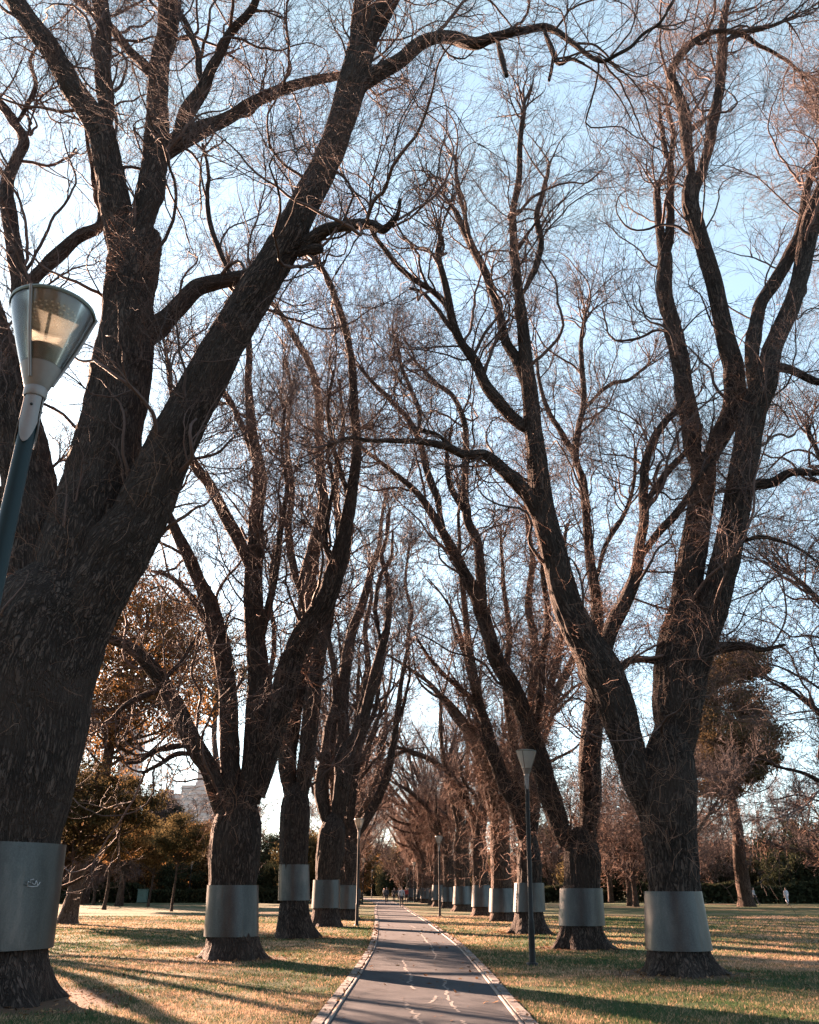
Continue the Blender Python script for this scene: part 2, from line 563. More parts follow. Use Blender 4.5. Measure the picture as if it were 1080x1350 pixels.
def traced_tree(base, spec, label, seed, dens=1.0, shoots=300, nest=(), collar_px=None, detail=1.0, group='elms lining the avenue', zshoot=(2.4, 11), flare=0.35, crown_kw=None, Lsh=(0.35, 1.3)):
    """an elm: base = pixel of its foot, spec = limbs as (key, parent, depth change, [(px, py, width px), ...])"""
    rng = np.random.default_rng(seed)
    g = ground(*base)
    Y = g[1]
    t_px = Y / 0.911 / F_PX
    w0 = spec[0][3][0][2]
    r_base = w0 / 2 * np.linalg.norm(g - EYE) / F_PX
    Y = Y + r_base * 0.8
    root = empty('elm_tree', (0, 0, 0))
    tag(root, label, 'tree', group)
    dense, LP, LR, names = {}, [], [], []
    tr = MB()
    for si, (key, par, dd, pts) in enumerate(spec):
        A = np.array(pts, float)
        if par is not None:
            A[:, 2] *= 0.93
            A[0, 2] *= 0.55
            A[1, 2] *= 0.95
        s = np.concatenate([[0], np.cumsum(np.linalg.norm(np.diff(A[:, :2], axis=0), axis=1))])
        o0 = 0.0
        if par is not None:
            q = dense[par]
            o0 = q[np.argmin(((q[:, :2] - A[0, :2]) ** 2).sum(1)), 2]
        off = o0 + dd * (s / s[-1]) ** 1.3
        if par is None:                                     # the trunk dies away inside its limbs and is a little slimmer under the collar
            A[-3, 2] *= 0.95
            A[-2, 2] *= 0.82
            A[-1, 2] *= 0.42
            if collar_px:
                under = (A[:, 1] > collar_px[1][1] - 12) & (A[:, 1] < collar_px[0][1] + 6)
                A[under, 2] *= 0.925
        dn = np.stack([np.interp(np.linspace(0, s[-1], 80), s, c) for c in (A[:, 0], A[:, 1], off)], -1)
        dense[key] = dn
        W = []
        for (x, y, w), o in zip(A, off):
            p, m = at(x, y, Y + o)
            W.append([*p, w * 0.5 * m])
        W = np.array(W)
        if par is None:
            x, y, _ = W[0][:3]
            foot = W[0].copy()
            foot[2] = -0.25
            foot[3] *= 1.06
            W = np.vstack([foot, W])
        P, _ = spline(W, 24)
        LP.append(P[:, :3])
        LR.append(np.maximum(P[:, 3], 0.008))
        names.append(key)
        limb_tube(tr, W[:, :3], W[:, 3], detail, seed * 0.37 + si, 0.45 if par is None else 1.0, par is None)
    LP, LR = np.array(LP), np.array(LR)
    tr.build('trunk', BARK, root)
    px = t_px * 1.319 * 1.2
    wts = np.where(LR.mean(1) > 0.3, 0.25, 1.0)
    wood(rng, LP, LR, px, dens, wts=wts, **(crown_kw or {})).build('crown', TWIG, root)
    ex = []
    for (x, y, w) in nest:
        p, m = at(x, y, Y)
        ex.append([*p, w * 0.5 * m])
    if shoots:
        shoots_on(rng, LP, LR, px, shoots, zshoot, Lsh, extra=np.array(ex) if ex else None).build('shoots', SHOOT, root)
    if collar_px:
        (xa, ya, wa), (xb, yb, wb) = collar_px          # bottom and top of the collar: centre x, y, width
        pa, ma = at(xa, ya, Y)
        pb, mb_ = at(xb, yb, Y)
        lean = ((pb[0] - pa[0]) / (pb[2] - pa[2]), 0.0)
        collar(root, pa[0] - lean[0] * pa[2], Y, pa[2], pb[2], wa / 2 * ma * 1.03, wb / 2 * mb_ * 1.015, lean, seam=0.4 + seed % 5, seed=seed)
    return root, Y


def generic_limbs(rng, H, r, zf, nl=4, spread=(10, 28), sub=4):
    tp = np.zeros((1, 24, 3))
    z = np.linspace(-0.3, zf, 24)
    tp[0, :, 2] = z
    ln = rng.uniform(-0.03, 0.03, 2)
    tp[0, :, 0] = ln[0] * z
    tp[0, :, 1] = ln[1] * z
    trr = r * (0.86 + 0.32 * np.exp(-np.maximum(z, 0) / 0.5))[None]
    LP, LR = [tp], [trr]
    az = rng.uniform(0, 6.28)
    P1, R1 = [], []
    for i in range(nl):
        a = az + i * 2 * math.pi / nl + rng.uniform(-0.4, 0.4)
        inc = math.radians(rng.uniform(*spread))
        d = np.array([math.cos(a) * math.sin(inc), math.sin(a) * math.sin(inc), math.cos(inc)])
        L = (H - zf) * rng.uniform(0.82, 1.05)
        zst = zf * rng.uniform(0.72, 0.97)
        p = np.array([ln[0] * zst, ln[1] * zst, zst])
        out = [p]
        c = rng.normal(size=3)
        for j in range(23):
            c = 0.7 * c + 0.5 * rng.normal(size=3)
            d = nrm(d + 0.085 * c + np.array([0, 0, 0.035]))
            p = p + d * L / 23
            out.append(p)
        P1.append(out)
        rr = r * rng.uniform(0.32, 0.50)
        R1.append(0.025 + rr * (1 - np.linspace(0, 1, 24)) ** 0.9)
    P1, R1 = np.array(P1), np.array(R1)
    LP.append(P1)
    LR.append(R1)
    p2, r2 = grow(rng, P1, R1, nl * sub, s=(0.12, 0.7), ang=(18, 42), L=(H * 0.22, H * 0.42), n=24, wig=0.10, up=0.05, rk=0.6, rmax=0.2, rend=0.02, long_first=0.5)
    LP.append(p2)
    LR.append(np.maximum(r2, 0.02))
    return np.concatenate(LP), np.concatenate(LR)


def generic_elm(seed, H=20, r=0.6, zf=5.0, nl=4, px=0.05, dens=1.0, shoots=300, label='', group=None, with_collar=True, detail=2.5, spread=(10, 28), name='elm_tree', b=(110, 6, 5), zshoot=(2.2, 9), Lsh=(0.4, 1.5), bark=None, sub=4):
    rng = np.random.default_rng(seed)
    LP, LR = generic_limbs(rng, H, r, zf, nl, spread, sub)
    root = empty(name)
    tag(root, label, 'tree', group)
    tr = MB()
    for i in range(len(LP)):
        limb_tube(tr, LP[i], LR[i], detail, seed * 0.71 + i, 0.5 if i == 0 else 1.0, i == 0)
    tr.build('trunk', bark or BARK, root)
    wts = np.where(LR.mean(1) > r * 0.6, 0.15, 1.0)
    wood(rng, LP, LR, px, dens, *b, wts=wts, L1=(1.2, 3.4)).build('crown', TWIG, root)
    if shoots:
        shoots_on(rng, LP, LR, px, shoots, zshoot, Lsh, sub=2).build('shoots', SHOOT, root)
    if with_collar:
        za = 0.45 + 0.08 * (seed % 4)
        collar(root, 0, 0, za, za + 1.05 + 0.12 * (seed % 3), r * 1.15, r * 1.0, seed=seed, seam=seed % 6)
    return root

# ------------------------------------------------------------------ the avenue elms traced from the photograph
L1_SPEC = [
    ('trunk', None, 0.0, [(-32, 1325, 186), (-27, 1290, 168), (-23, 1250, 160), (-18, 1180, 166), (-12, 1115, 174), (0, 1050, 172), (14, 990, 172), (30, 900, 172), (54, 830, 172), (84, 775, 150), (104, 730, 100)]),
    ('center', 'trunk', 0.8, [(50, 880, 130), (85, 790, 122), (108, 730, 118), (126, 665, 106), (142, 600, 94), (154, 540, 84), (163, 480, 78), (171, 400, 70), (178, 345, 68), (184, 310, 60)]),
    ('center_left', 'center', -1.2, [(168, 370, 44), (160, 310, 44), (152, 265, 42), (144, 215, 38), (136, 175, 38), (125, 150, 34), (98, 112, 31), (66, 62, 28), (34, 20, 27), (8, -15, 24), (-14, -45, 20)]),
    ('center_left_up', 'center_left', 0.8, [(137, 180, 26), (138, 130, 24), (136, 67, 21), (133, 0, 21), (131, -40, 19)]),
    ('center_right', 'center', 1.2, [(184, 320, 44), (194, 265, 37), (201, 215, 34), (208, 150, 29), (213, 90, 27), (220, 43, 27), (223, 0, 25), (226, -40, 22)]),
    ('side_arm', 'center_right', 1.5, [(205, 210, 34), (233, 187, 30), (262, 173, 23), (300, 157, 18), (333, 137, 16), (362, 122, 15), (400, 110, 13), (442, 102, 12), (470, 98, 8)]),
    ('side_up', 'side_arm', -1.5, [(232, 184, 28), (250, 147, 24), (267, 117, 18), (277, 93, 15), (293, 67, 12), (303, 43, 11), (330, 13, 10), (345, -20, 8)]),
    ('side_up_fork', 'side_up', 0.5, [(266, 112, 11), (263, 92, 10), (260, 67, 9), (247, 33, 8), (237, 18, 7), (228, -10, 5)]),
    ('inner_left', 'center_right', 1.2, [(200, 102, 15), (190, 87, 14), (167, 63, 13), (143, 33, 11), (117, 13, 10), (95, -5, 8)]),
    ('leaning', 'trunk', -0.6, [(20, 970, 138), (50, 905, 136), (86, 838, 118), (122, 778, 103), (155, 727, 90), (186, 682, 74), (216, 612, 66), (256, 530, 60), (300, 450, 55), (340, 382, 51), (377, 325, 47), (404, 270, 42), (427, 222, 39), (446, 165, 36), (462, 110, 39), (478, 62, 37)]),
    ('leaning_right', 'leaning', -0.8, [(474, 80, 34), (488, 45, 30), (503, 18, 27), (520, -15, 24), (535, -45, 20)]),
    ('leaning_left', 'leaning', 0.8, [(470, 85, 28), (473, 50, 24), (476, 20, 21), (476, -15, 19), (474, -45, 16)]),
    ('long_arm', 'leaning', -2.0, [(466, 125, 24), (484, 106, 23), (504, 93, 21), (530, 78, 20), (555, 58, 19), (575, 49, 17), (600, 49, 17), (626, 58, 16), (645, 52, 14), (670, 45, 12), (700, 38, 11), (718, 35, 10), (735, 42, 9), (748, 52, 8), (772, 70, 7), (794, 81, 6), (812, 74, 5), (832, 62, 5), (848, 45, 4), (870, 30, 4), (886, 4, 3)]),
    ('hanging', 'long_arm', -0.4, [(717, 36, 8), (727, 62, 8), (737, 83, 7), (752, 78, 5), (770, 84, 4)]),
    ('hanging_low', 'hanging', -0.2, [(730, 70, 6), (728, 88, 5), (724, 106, 4)]),
    ('stub', 'long_arm', -0.2, [(655, 52, 9), (661, 75, 8), (668, 100, 7)]),
    ('mid_arm', 'leaning', -1.5, [(390, 330, 26), (408, 319, 22), (430, 303, 17), (460, 297, 15), (487, 297, 14), (505, 304, 13), (516, 297, 10), (524, 286, 7), (528, 262, 4)]),
    ('stump', 'leaning', -0.3, [(392, 335, 20), (410, 331, 17), (424, 328, 13)]),
    ('cross_arm', 'center', 1.0, [(186, 455, 42), (204, 435, 32), (220, 418, 26), (240, 397, 25), (260, 378, 24), (290, 371, 21), (322, 365, 18), (350, 350, 12), (372, 335, 8)]),
    ('thin_riser', 'cross_arm', 0.8, [(306, 368, 9), (290, 332, 8), (276, 290, 7), (273, 255, 6), (275, 225, 5), (267, 190, 4)]),
    ('left', 'trunk', 0.9, [(30, 900, 110), (40, 850, 110), (50, 770, 98), (49, 700, 86), (40, 630, 72), (26, 560, 60), (8, 490, 52), (-14, 420, 46), (-35, 350, 40)]),
    ('left_up', 'left', 1.5, [(38, 600, 36), (36, 520, 29), (32, 440, 26), (26, 380, 24), (19, 333, 22), (13, 283, 20), (9, 238, 18), (22, 208, 15), (32, 186, 13), (22, 165, 12), (2, 138, 10), (-15, 118, 8)]),
    ('left_up_twist', 'left_up', 0.4, [(20, 166, 8), (36, 140, 7), (47, 112, 6), (40, 82, 5), (52, 55, 4)]),
    ('left_cross', 'left_up', 0.5, [(26, 392, 20), (42, 370, 19), (62, 350, 19), (82, 332, 20), (108, 312, 17), (132, 298, 14), (134, 278, 10), (126, 245, 8), (116, 190, 5), (112, 150, 4)]),
    ('left_low', 'left', 0.5, [(30, 690, 34), (10, 665, 28), (-10, 648, 24), (-40, 625, 20)]),
]
L2_SPEC = [
    ('trunk', None, 0.0, [(304, 1263, 76), (305, 1240, 66), (306, 1200, 64), (307, 1165, 66), (310, 1120, 68), (314, 1080, 72), (322, 1045, 76)]),
    ('bent', 'trunk', -1.0, [(300, 1090, 36), (287, 1050, 28), (276, 1015, 24), (262, 990, 26), (243, 955, 25), (226, 920, 21), (204, 886, 20), (177, 858, 16), (150, 844, 13), (128, 838, 8)]),
    ('bent_fork', 'bent', -0.5, [(218, 906, 10), (200, 912, 9), (180, 922, 8), (163, 932, 7), (148, 948, 5)]),
    ('bent_low', 'bent', -0.8, [(248, 982, 11), (226, 984, 9), (203, 991, 7), (184, 1004, 6), (165, 1006, 4)]),
    ('bent_lower', 'bent', -0.6, [(256, 994, 9), (232, 994, 8), (210, 1008, 6), (188, 1020, 4)]),
    ('bent_up', 'bent', 0.6, [(212, 898, 8), (226, 885, 7), (240, 872, 6), (252, 852, 5), (264, 832, 4)]),
    ('mid_left', 'trunk', 1.0, [(306, 1075, 38), (306, 1010, 30), (302, 950, 26), (299, 897, 24), (288, 835, 22), (279, 795, 21), (256, 752, 18), (240, 717, 16), (222, 677, 11), (205, 640, 7)]),
    ('mid_left_b', 'mid_left', 0.8, [(296, 880, 12), (280, 845, 10), (262, 800, 9), (236, 770, 7), (210, 752, 5)]),
    ('mid', 'trunk', 0.6, [(330, 1060, 46), (336, 1000, 38), (340, 940, 34), (341, 885, 30), (336, 830, 28), (333, 760, 26), (338, 700, 21), (341, 640, 19), (338, 600, 17), (331, 560, 14), (327, 510, 11), (328, 467, 9), (322, 420, 7), (310, 370, 5)]),
    ('mid_b', 'mid', -1.2, [(332, 760, 18), (320, 722, 17), (300, 685, 16), (278, 645, 15), (256, 610, 13), (238, 570, 9), (226, 520, 6), (220, 470, 4)]),
    ('mid_c', 'mid', 1.0, [(339, 620, 11), (330, 590, 10), (318, 558, 9), (303, 527, 8), (288, 505, 6), (270, 470, 4)]),
    ('mid_d', 'mid', -0.8, [(342, 860, 13), (352, 810, 11), (364, 750, 9), (372, 690, 8), (378, 640, 6), (372, 590, 5), (376, 530, 4)]),
    ('right', 'trunk', -1.4, [(336, 1050, 48), (350, 1000, 38), (364, 948, 34), (380, 892, 32), (402, 838, 32), (430, 785, 30), (449, 732, 25), (460, 685, 19), (469, 620, 15), (470, 560, 13), (467, 500, 12), (461, 455, 10), (450, 412, 9), (437, 377, 8), (420, 347, 6), (402, 322, 4)]),
    ('right_b', 'right', -0.8, [(432, 782, 13), (440, 745, 10), (428, 715, 8), (432, 680, 7), (438, 640, 5), (430, 590, 4)]),
    ('right_c', 'right', 0.9, [(462, 675, 9), (452, 630, 8), (440, 590, 6), (432, 540, 5), (440, 490, 4)]),
]
L3_SPEC = [
    ('trunk', None, 0.0, [(389, 1236, 54), (388, 1215, 44), (388, 1185, 38), (388, 1145, 38), (389, 1100, 40), (391, 1060, 44), (392, 1035, 46)]),
    ('left', 'trunk', 1.0, [(384, 1050, 32), (379, 1000, 27), (386, 945, 25), (396, 885, 24), (402, 830, 24), (406, 767, 23), (417, 717, 19), (425, 667, 15), (421, 600, 12), (420, 520, 11), (408, 477, 10), (390, 447, 9), (378, 425, 8), (360, 400, 6), (342, 382, 4)]),
    ('left_b', 'left', -1.5, [(402, 800, 12), (388, 750, 11), (380, 700, 10), (385, 640, 8), (378, 580, 7), (384, 520, 5), (376, 470, 4)]),
    ('left_c', 'left', 1.0, [(376, 990, 14), (362, 960, 10), (356, 900, 8), (362, 840, 7), (356, 780, 6), (362, 720, 4)]),
    ('right', 'trunk', -0.8, [(398, 1050, 30), (404, 1000, 24), (411, 940, 22), (418, 885, 20), (427, 825, 18), (438, 770, 14), (447, 700, 11), (444, 640, 9), (452, 570, 6), (448, 500, 4)]),
    ('right_b', 'right', 1.2, [(420, 880, 10), (434, 830, 9), (440, 790, 7), (458, 740, 6), (466, 690, 4)]),
]
L4_SPEC = [
    ('trunk', None, 0.0, [(430, 1221, 44), (430, 1200, 36), (431, 1165, 33), (434, 1130, 36), (438, 1095, 40), (440, 1075, 40)]),
    ('left', 'trunk', 0.8, [(432, 1090, 22), (424, 1045, 21), (429, 1000, 18), (434, 960, 17), (443, 925, 12), (442, 880, 9), (432, 830, 7), (436, 770, 5), (430, 700, 4)]),
    ('mid', 'trunk', 1.2, [(442, 1080, 22), (449, 1010, 17), (453, 933, 16), (457, 870, 16), (466, 832, 14), (478, 797, 12), (489, 752, 10), (500, 722, 7), (503, 683, 5), (510, 645, 4)]),
    ('right', 'trunk', -0.8, [(446, 1080, 28), (452, 1030, 24), (460, 990, 21), (471, 972, 19), (483, 930, 15), (493, 893, 14), (503, 855, 12), (513, 812, 10), (513, 767, 8), (503, 735, 7), (509, 710, 5), (514, 670, 4)]),
    ('right_b', 'right', -0.4, [(503, 850, 8), (495, 800, 7), (502, 760, 6), (516, 735, 5), (518, 700, 3)]),
    ('outer', 'left', -0.6, [(428, 1010, 12), (412, 975, 10), (416, 920, 8), (410, 860, 7), (418, 800, 6), (412, 740, 4)]),
]
L5_SPEC = [
    ('trunk', None, 0.0, [(456, 1213, 34), (456, 1195, 28), (457, 1165, 26), (459, 1130, 28), (462, 1105, 30)]),
    ('lean', 'trunk', -0.8, [(464, 1115, 16), (474, 1092, 14), (492, 1066, 13), (510, 1023, 11), (520, 967, 9), (527, 917, 7), (535, 867, 6), (540, 827, 5), (542, 803, 5), (534, 767, 4), (540, 720, 3)]),
    ('lean_b', 'lean', 0.3, [(521, 960, 6), (530, 938, 5), (540, 890, 4), (536, 850, 3)]),
    ('up', 'trunk', 0.6, [(460, 1110, 18), (464, 1050, 14), (472, 990, 12), (476, 930, 10), (486, 880, 8), (482, 830, 7), (490, 780, 5), (486, 730, 3)]),
    ('up_b', 'up', 0.5, [(468, 1010, 9), (480, 970, 8), (496, 930, 6), (502, 890, 5), (512, 850, 3)]),
    ('left', 'trunk', 0.4, [(455, 1110, 14), (446, 1050, 11), (450, 990, 9), (444, 930, 7), (450, 880, 5), (446, 820, 3)]),
]
R1_SPEC = [
    ('trunk', None, 0.0, [(899, 1284, 98), (896, 1262, 84), (893, 1230, 78), (889, 1180, 70), (884, 1130, 66), (880, 1090, 68), (878, 1055, 74), (880, 1020, 72), (882, 985, 68), (885, 945, 68)]),
    ('left', 'trunk', -1.2, [(862, 1090, 46), (845, 1035, 44), (828, 985, 44), (812, 935, 50), (795, 890, 54), (772, 842, 46), (748, 795, 39), (732, 735, 36), (719, 682, 34), (709, 625, 29), (703, 585, 26), (697, 540, 24), (694, 490, 21), (692, 445, 17), (688, 400, 14), (683, 350, 12), (680, 325, 11), (677, 285, 10), (683, 233, 9), (688, 170, 7), (692, 130, 4)]),
    ('left_fork_r', 'left', 0.8, [(691, 385, 10), (707, 350, 10), (713, 317, 9), (708, 283, 8), (718, 250, 7), (724, 215, 4)]),
    ('left_arm', 'left', -0.8, [(701, 572, 20), (682, 556, 18), (661, 533, 17), (641, 508, 15), (626, 475, 14), (606, 446, 12), (594, 410, 11), (586, 373, 9), (578, 338, 9), (582, 312, 8)]),
    ('left_arm_b', 'left_arm', -1.5, [(596, 418, 9), (582, 395, 9), (566, 381, 8), (538, 363, 8), (513, 337, 7), (494, 311, 6), (484, 285, 4)]),
    ('left_arm_c', 'left_arm', -0.5, [(606, 445, 8), (592, 430, 7), (575, 405, 6), (558, 386, 5), (540, 380, 4)]),
    ('left_high', 'left', 1.2, [(695, 520, 16), (684, 480, 15), (667, 450, 13), (657, 408, 12), (643, 367, 12), (624, 328, 11), (608, 294, 9), (595, 270, 6), (578, 250, 4)]),
    ('left_high_b', 'left_high', 0.6, [(620, 318, 8), (612, 280, 7), (604, 245, 6), (600, 205, 4)]),
    ('arch', 'left', -2.2, [(712, 690, 24), (698, 660, 22), (680, 636, 19), (660, 617, 17), (638, 601, 15), (613, 599, 13), (588, 587, 11), (555, 583, 9), (527, 582, 7), (488, 580, 6), (462, 577, 5), (430, 588, 4)]),
    ('arch_b', 'arch', -0.4, [(600, 594, 7), (580, 575, 6), (562, 568, 5), (540, 562, 3)]),
    ('fork_r', 'left', 0.8, [(797, 872, 26), (808, 828, 23), (827, 790, 19), (840, 750, 16), (845, 710, 14), (849, 670, 13), (848, 620, 12), (859, 583, 11), (876, 557, 10), (893, 541, 8), (905, 505, 5)]),
    ('fork_r_b', 'fork_r', 0.9, [(850, 668, 11), (868, 638, 10), (886, 615, 9), (905, 595, 7), (925, 560, 5)]),
    ('fork_r_c', 'fork_r', -0.6, [(840, 742, 12), (868, 702, 11), (898, 670, 10), (915, 640, 7), (945, 600, 5)]),
    ('main', 'trunk', 0.6, [(886, 985, 64), (888, 930, 62), (892, 875, 56), (899, 825, 46), (907, 780, 40), (914, 730, 37), (919, 690, 35), (923, 645, 34), (927, 605, 33)]),
    ('main_left', 'main', 0.8, [(922, 622, 28), (911, 582, 25), (906, 533, 26), (897, 485, 24), (890, 450, 24), (881, 402, 22), (877, 362, 20), (875, 335, 18), (870, 300, 12), (866, 262, 10), (868, 240, 8)]),
    ('main_left_b', 'main_left', 0.4, [(877, 345, 14), (882, 317, 13), (884, 267, 11), (883, 213, 10), (876, 198, 8), (872, 160, 6), (869, 135, 4)]),
    ('main_left_c', 'main_left_b', 0.3, [(883, 210, 8), (888, 180, 7), (885, 160, 6), (876, 130, 4), (862, 110, 3)]),
    ('main_right', 'main', -0.8, [(926, 625, 28), (949, 570, 29), (968, 530, 30), (970, 490, 28), (960, 450, 26), (948, 400, 23), (933, 345, 22), (920, 302, 22), (911, 265, 23), (915, 235, 24)]),
    ('main_right_l', 'main_right', -0.8, [(914, 245, 17), (906, 190, 16), (901, 150, 16), (893, 123, 15), (884, 98, 13), (896, 77, 10), (919, 53, 9), (947, 41, 7), (985, 42, 6), (1020, 33, 5), (1050, 20, 3)]),
    ('main_right_r', 'main_right', 0.6, [(918, 242, 18), (932, 202, 15), (942, 160, 14), (948, 117, 14), (953, 67, 14), (951, 43, 12), (960, 5, 9), (972, -30, 7)]),
    ('right', 'trunk', -0.8, [(898, 1000, 52), (906, 930, 50), (917, 870, 48), (931, 815, 42), (945, 765, 38), (962, 700, 36), (975, 640, 36), (986, 585, 36), (997, 540, 36), (1010, 505, 33), (1019, 465, 28), (1030, 432, 25), (1046, 384, 22), (1057, 350, 24), (1068, 300, 24), (1082, 262, 22), (1100, 218, 18), (1120, 170, 14)]),
    ('right_b', 'right', 0.9, [(994, 530, 20), (992, 470, 20), (998, 415, 18), (1020, 373, 18), (1040, 335, 17), (1056, 300, 14), (1064, 250, 11), (1080, 200, 8), (1090, 150, 5)]),
    ('right_c', 'right', -1.4, [(982, 648, 17), (995, 640, 15), (1020, 636, 14), (1043, 623, 12), (1080, 622, 9), (1115, 612, 6)]),
    ('right_d', 'right', -0.9, [(1012, 492, 16), (1022, 484, 14), (1047, 490, 12), (1080, 503, 10), (1110, 500, 7)]),
    ('right_low', 'right', -1.2, [(918, 862, 24), (935, 857, 20), (960, 853, 15), (985, 851, 11), (1008, 856, 7), (1035, 850, 4)]),
    ('right_e', 'right', -1.4, [(975, 715, 9), (1000, 708, 7), (1025, 712, 5), (1050, 722, 4), (1078, 740, 3)]),
    ('right_f', 'main_right_r', 0.8, [(950, 60, 9), (975, 45, 8), (1000, 60, 6), (1030, 75, 5), (1060, 100, 4)]),
    ('link', 'left', 0.8, [(808, 888, 12), (830, 871, 11), (850, 869, 10), (870, 874, 9)]),
]
R2_SPEC = [
    ('trunk', None, 0.0, [(768, 1248, 68), (767, 1228, 58), (767, 1200, 54), (767, 1160, 52), (766, 1125, 56), (764, 1095, 62)]),
    ('right', 'trunk', 0.8, [(776, 1110, 36), (778, 1050, 31), (780, 990, 29), (783, 940, 27), (787, 885, 22), (788, 805, 17), (780, 750, 14), (775, 685, 12), (770, 638, 11), (759, 608, 10), (762, 567, 9), (770, 533, 8), (768, 483, 7), (767, 450, 6), (772, 410, 4)]),
    ('right_b', 'right', 0.5, [(769, 632, 9), (757, 600, 9), (738, 567, 8), (722, 540, 7), (712, 505, 5), (708, 470, 4)]),
    ('right_c', 'right', -0.5, [(772, 538, 7), (802, 508, 6), (830, 500, 5), (856, 480, 4)]),
    ('right_d', 'right', -0.5, [(784, 770, 9), (800, 715, 7), (822, 680, 6), (835, 640, 5), (838, 590, 4)]),
    ('left', 'trunk', -1.2, [(748, 1115, 36), (732, 1070, 31), (718, 1025, 28), (706, 985, 27), (693, 943, 25), (676, 905, 24), (654, 868, 22), (642, 835, 20), (628, 787, 19), (608, 750, 16), (590, 710, 14), (573, 681, 12), (548, 648, 9), (518, 622, 7), (494, 603, 5), (474, 587, 4)]),
    ('left_b', 'left', 0.6, [(586, 702, 11), (575, 655, 11), (563, 617, 10), (551, 577, 9), (537, 553, 8), (517, 529, 7), (494, 507, 6), (473, 483, 4)]),
    ('left_c', 'left_b', 0.5, [(552, 580, 7), (553, 545, 7), (542, 515, 6), (530, 483, 5), (523, 448, 4)]),
    ('left_d', 'left', 1.2, [(638, 822, 18), (634, 760, 15), (630, 718, 13), (617, 684, 12), (613, 645, 11), (615, 585, 9), (610, 550, 8), (597, 523, 7), (573, 503, 6), (548, 477, 4)]),
    ('left_e', 'left_d', -0.6, [(617, 682, 9), (605, 660, 9), (593, 636, 8), (589, 600, 6), (596, 560, 4)]),
    ('left_f', 'left', 0.5, [(702, 972, 14), (712, 925, 12), (716, 870, 10), (722, 810, 9), (716, 750, 7), (722, 690, 5), (716, 640, 4)]),
]
R3_SPEC = [
    ('trunk', None, 0.0, [(699, 1229, 50), (698, 1205, 39), (698, 1170, 36), (697, 1130, 37), (696, 1095, 40)]),
    ('left', 'trunk', -0.8, [(690, 1105, 28), (674, 1050, 23), (655, 1003, 19), (641, 960, 15), (630, 917, 13), (622, 867, 11), (615, 815, 9), (610, 760, 7), (604, 700, 5), (608, 640, 4)]),
    ('left_b', 'left', 0.6, [(640, 955, 9), (626, 925, 8), (604, 905, 7), (578, 882, 6), (560, 858, 4), (548, 838, 3)]),
    ('right', 'trunk', 0.6, [(700, 1105, 28), (704, 1040, 22), (706, 980, 18), (702, 920, 15), (706, 860, 12), (698, 800, 10), (702, 740, 8), (694, 680, 6), (698, 620, 4)]),
    ('right_b', 'right', -0.5, [(706, 970, 12), (722, 920, 10), (734, 870, 9), (744, 810, 7), (740, 750, 6), (748, 690, 4)]),
    ('mid', 'trunk', 0.8, [(696, 1100, 18), (684, 1030, 14), (674, 960, 12), (668, 890, 10), (672, 830, 8), (664, 770, 6), (660, 700, 4)]),
]
# a big tree just outside the frame on the right whose long twigs hang into view
R0_SPEC = [
    ('trunk', None, 0.0, [(1330, 1262, 80), (1325, 1200, 64), (1318, 1130, 58), (1310, 1060, 54)]),
    ('low', 'trunk', -0.5, [(1308, 1090, 30), (1250, 1010, 24), (1190, 930, 18), (1130, 850, 12), (1080, 790, 8), (1035, 750, 5)]),
    ('mid', 'trunk', 0.5, [(1308, 1070, 34), (1260, 950, 28), (1210, 840, 22), (1150, 730, 15), (1100, 640, 9), (1062, 560, 5)]),
    ('high', 'trunk', 0.5, [(1310, 1070, 40), (1290, 900, 34), (1260, 720, 28), (1220, 540, 20), (1170, 380, 14), (1120, 230, 9), (1080, 120, 5)]),
    ('lowest', 'trunk', -0.8, [(1306, 1110, 26), (1240, 1060, 20), (1180, 1020, 15), (1120, 975, 10), (1070, 930, 6), (1030, 900, 4)]),
    ('drop', 'lowest', -0.3, [(1200, 1032, 14), (1150, 1040, 11), (1105, 1040, 8), (1060, 1020, 5), (1020, 1010, 3)]),
]
GA = 'elms lining the avenue'
l1, YL1 = traced_tree((20, 1330), L1_SPEC, 'huge dark elm with a leaning forked trunk behind the near left lamp', 11, dens=3.5, shoots=600,
                      nest=[(165, 335, 60), (178, 355, 60), (30, 730, 60), (45, 780, 70), (215, 640, 60), (470, 100, 40), (440, 190, 36), (410, 255, 40)], collar_px=((-21, 1250, 163), (-12, 1113, 181)), detail=0.8, Lsh=(0.3, 1.2))
l2, YL2 = traced_tree((304, 1266), L2_SPEC, 'elm left of the path with a low limb bent out to the left', 12, dens=2.3, shoots=260,
                      nest=[(312, 1060, 60), (380, 880, 30), (355, 960, 30)], collar_px=((305, 1234, 68), (307, 1167, 64)), detail=1.2)
l3, YL3 = traced_tree((389, 1237), L3_SPEC, 'second slim elm left of the path, standing clear of the lamp behind it', 13, dens=0.7, shoots=150,
                      nest=[(392, 850, 34), (400, 940, 40), (390, 1010, 40)], collar_px=((388, 1187, 40), (388, 1140, 38)), detail=1.6)
l4, YL4 = traced_tree((430, 1222), L4_SPEC, 'elm on the left just before the lamp, its limbs splitting in a narrow vee', 34, dens=0.6, shoots=0,
                      collar_px=((430, 1197, 36), (431, 1160, 34)), detail=2.0, zshoot=(2.2, 13))
l5, YL5 = traced_tree((456, 1213), L5_SPEC, 'elm behind the left lamp with one slender limb leaning over the path', 15, dens=0.5, shoots=250,
                      collar_px=((456, 1198, 29), (457, 1167, 27)), detail=2.4, zshoot=(2.2, 13))
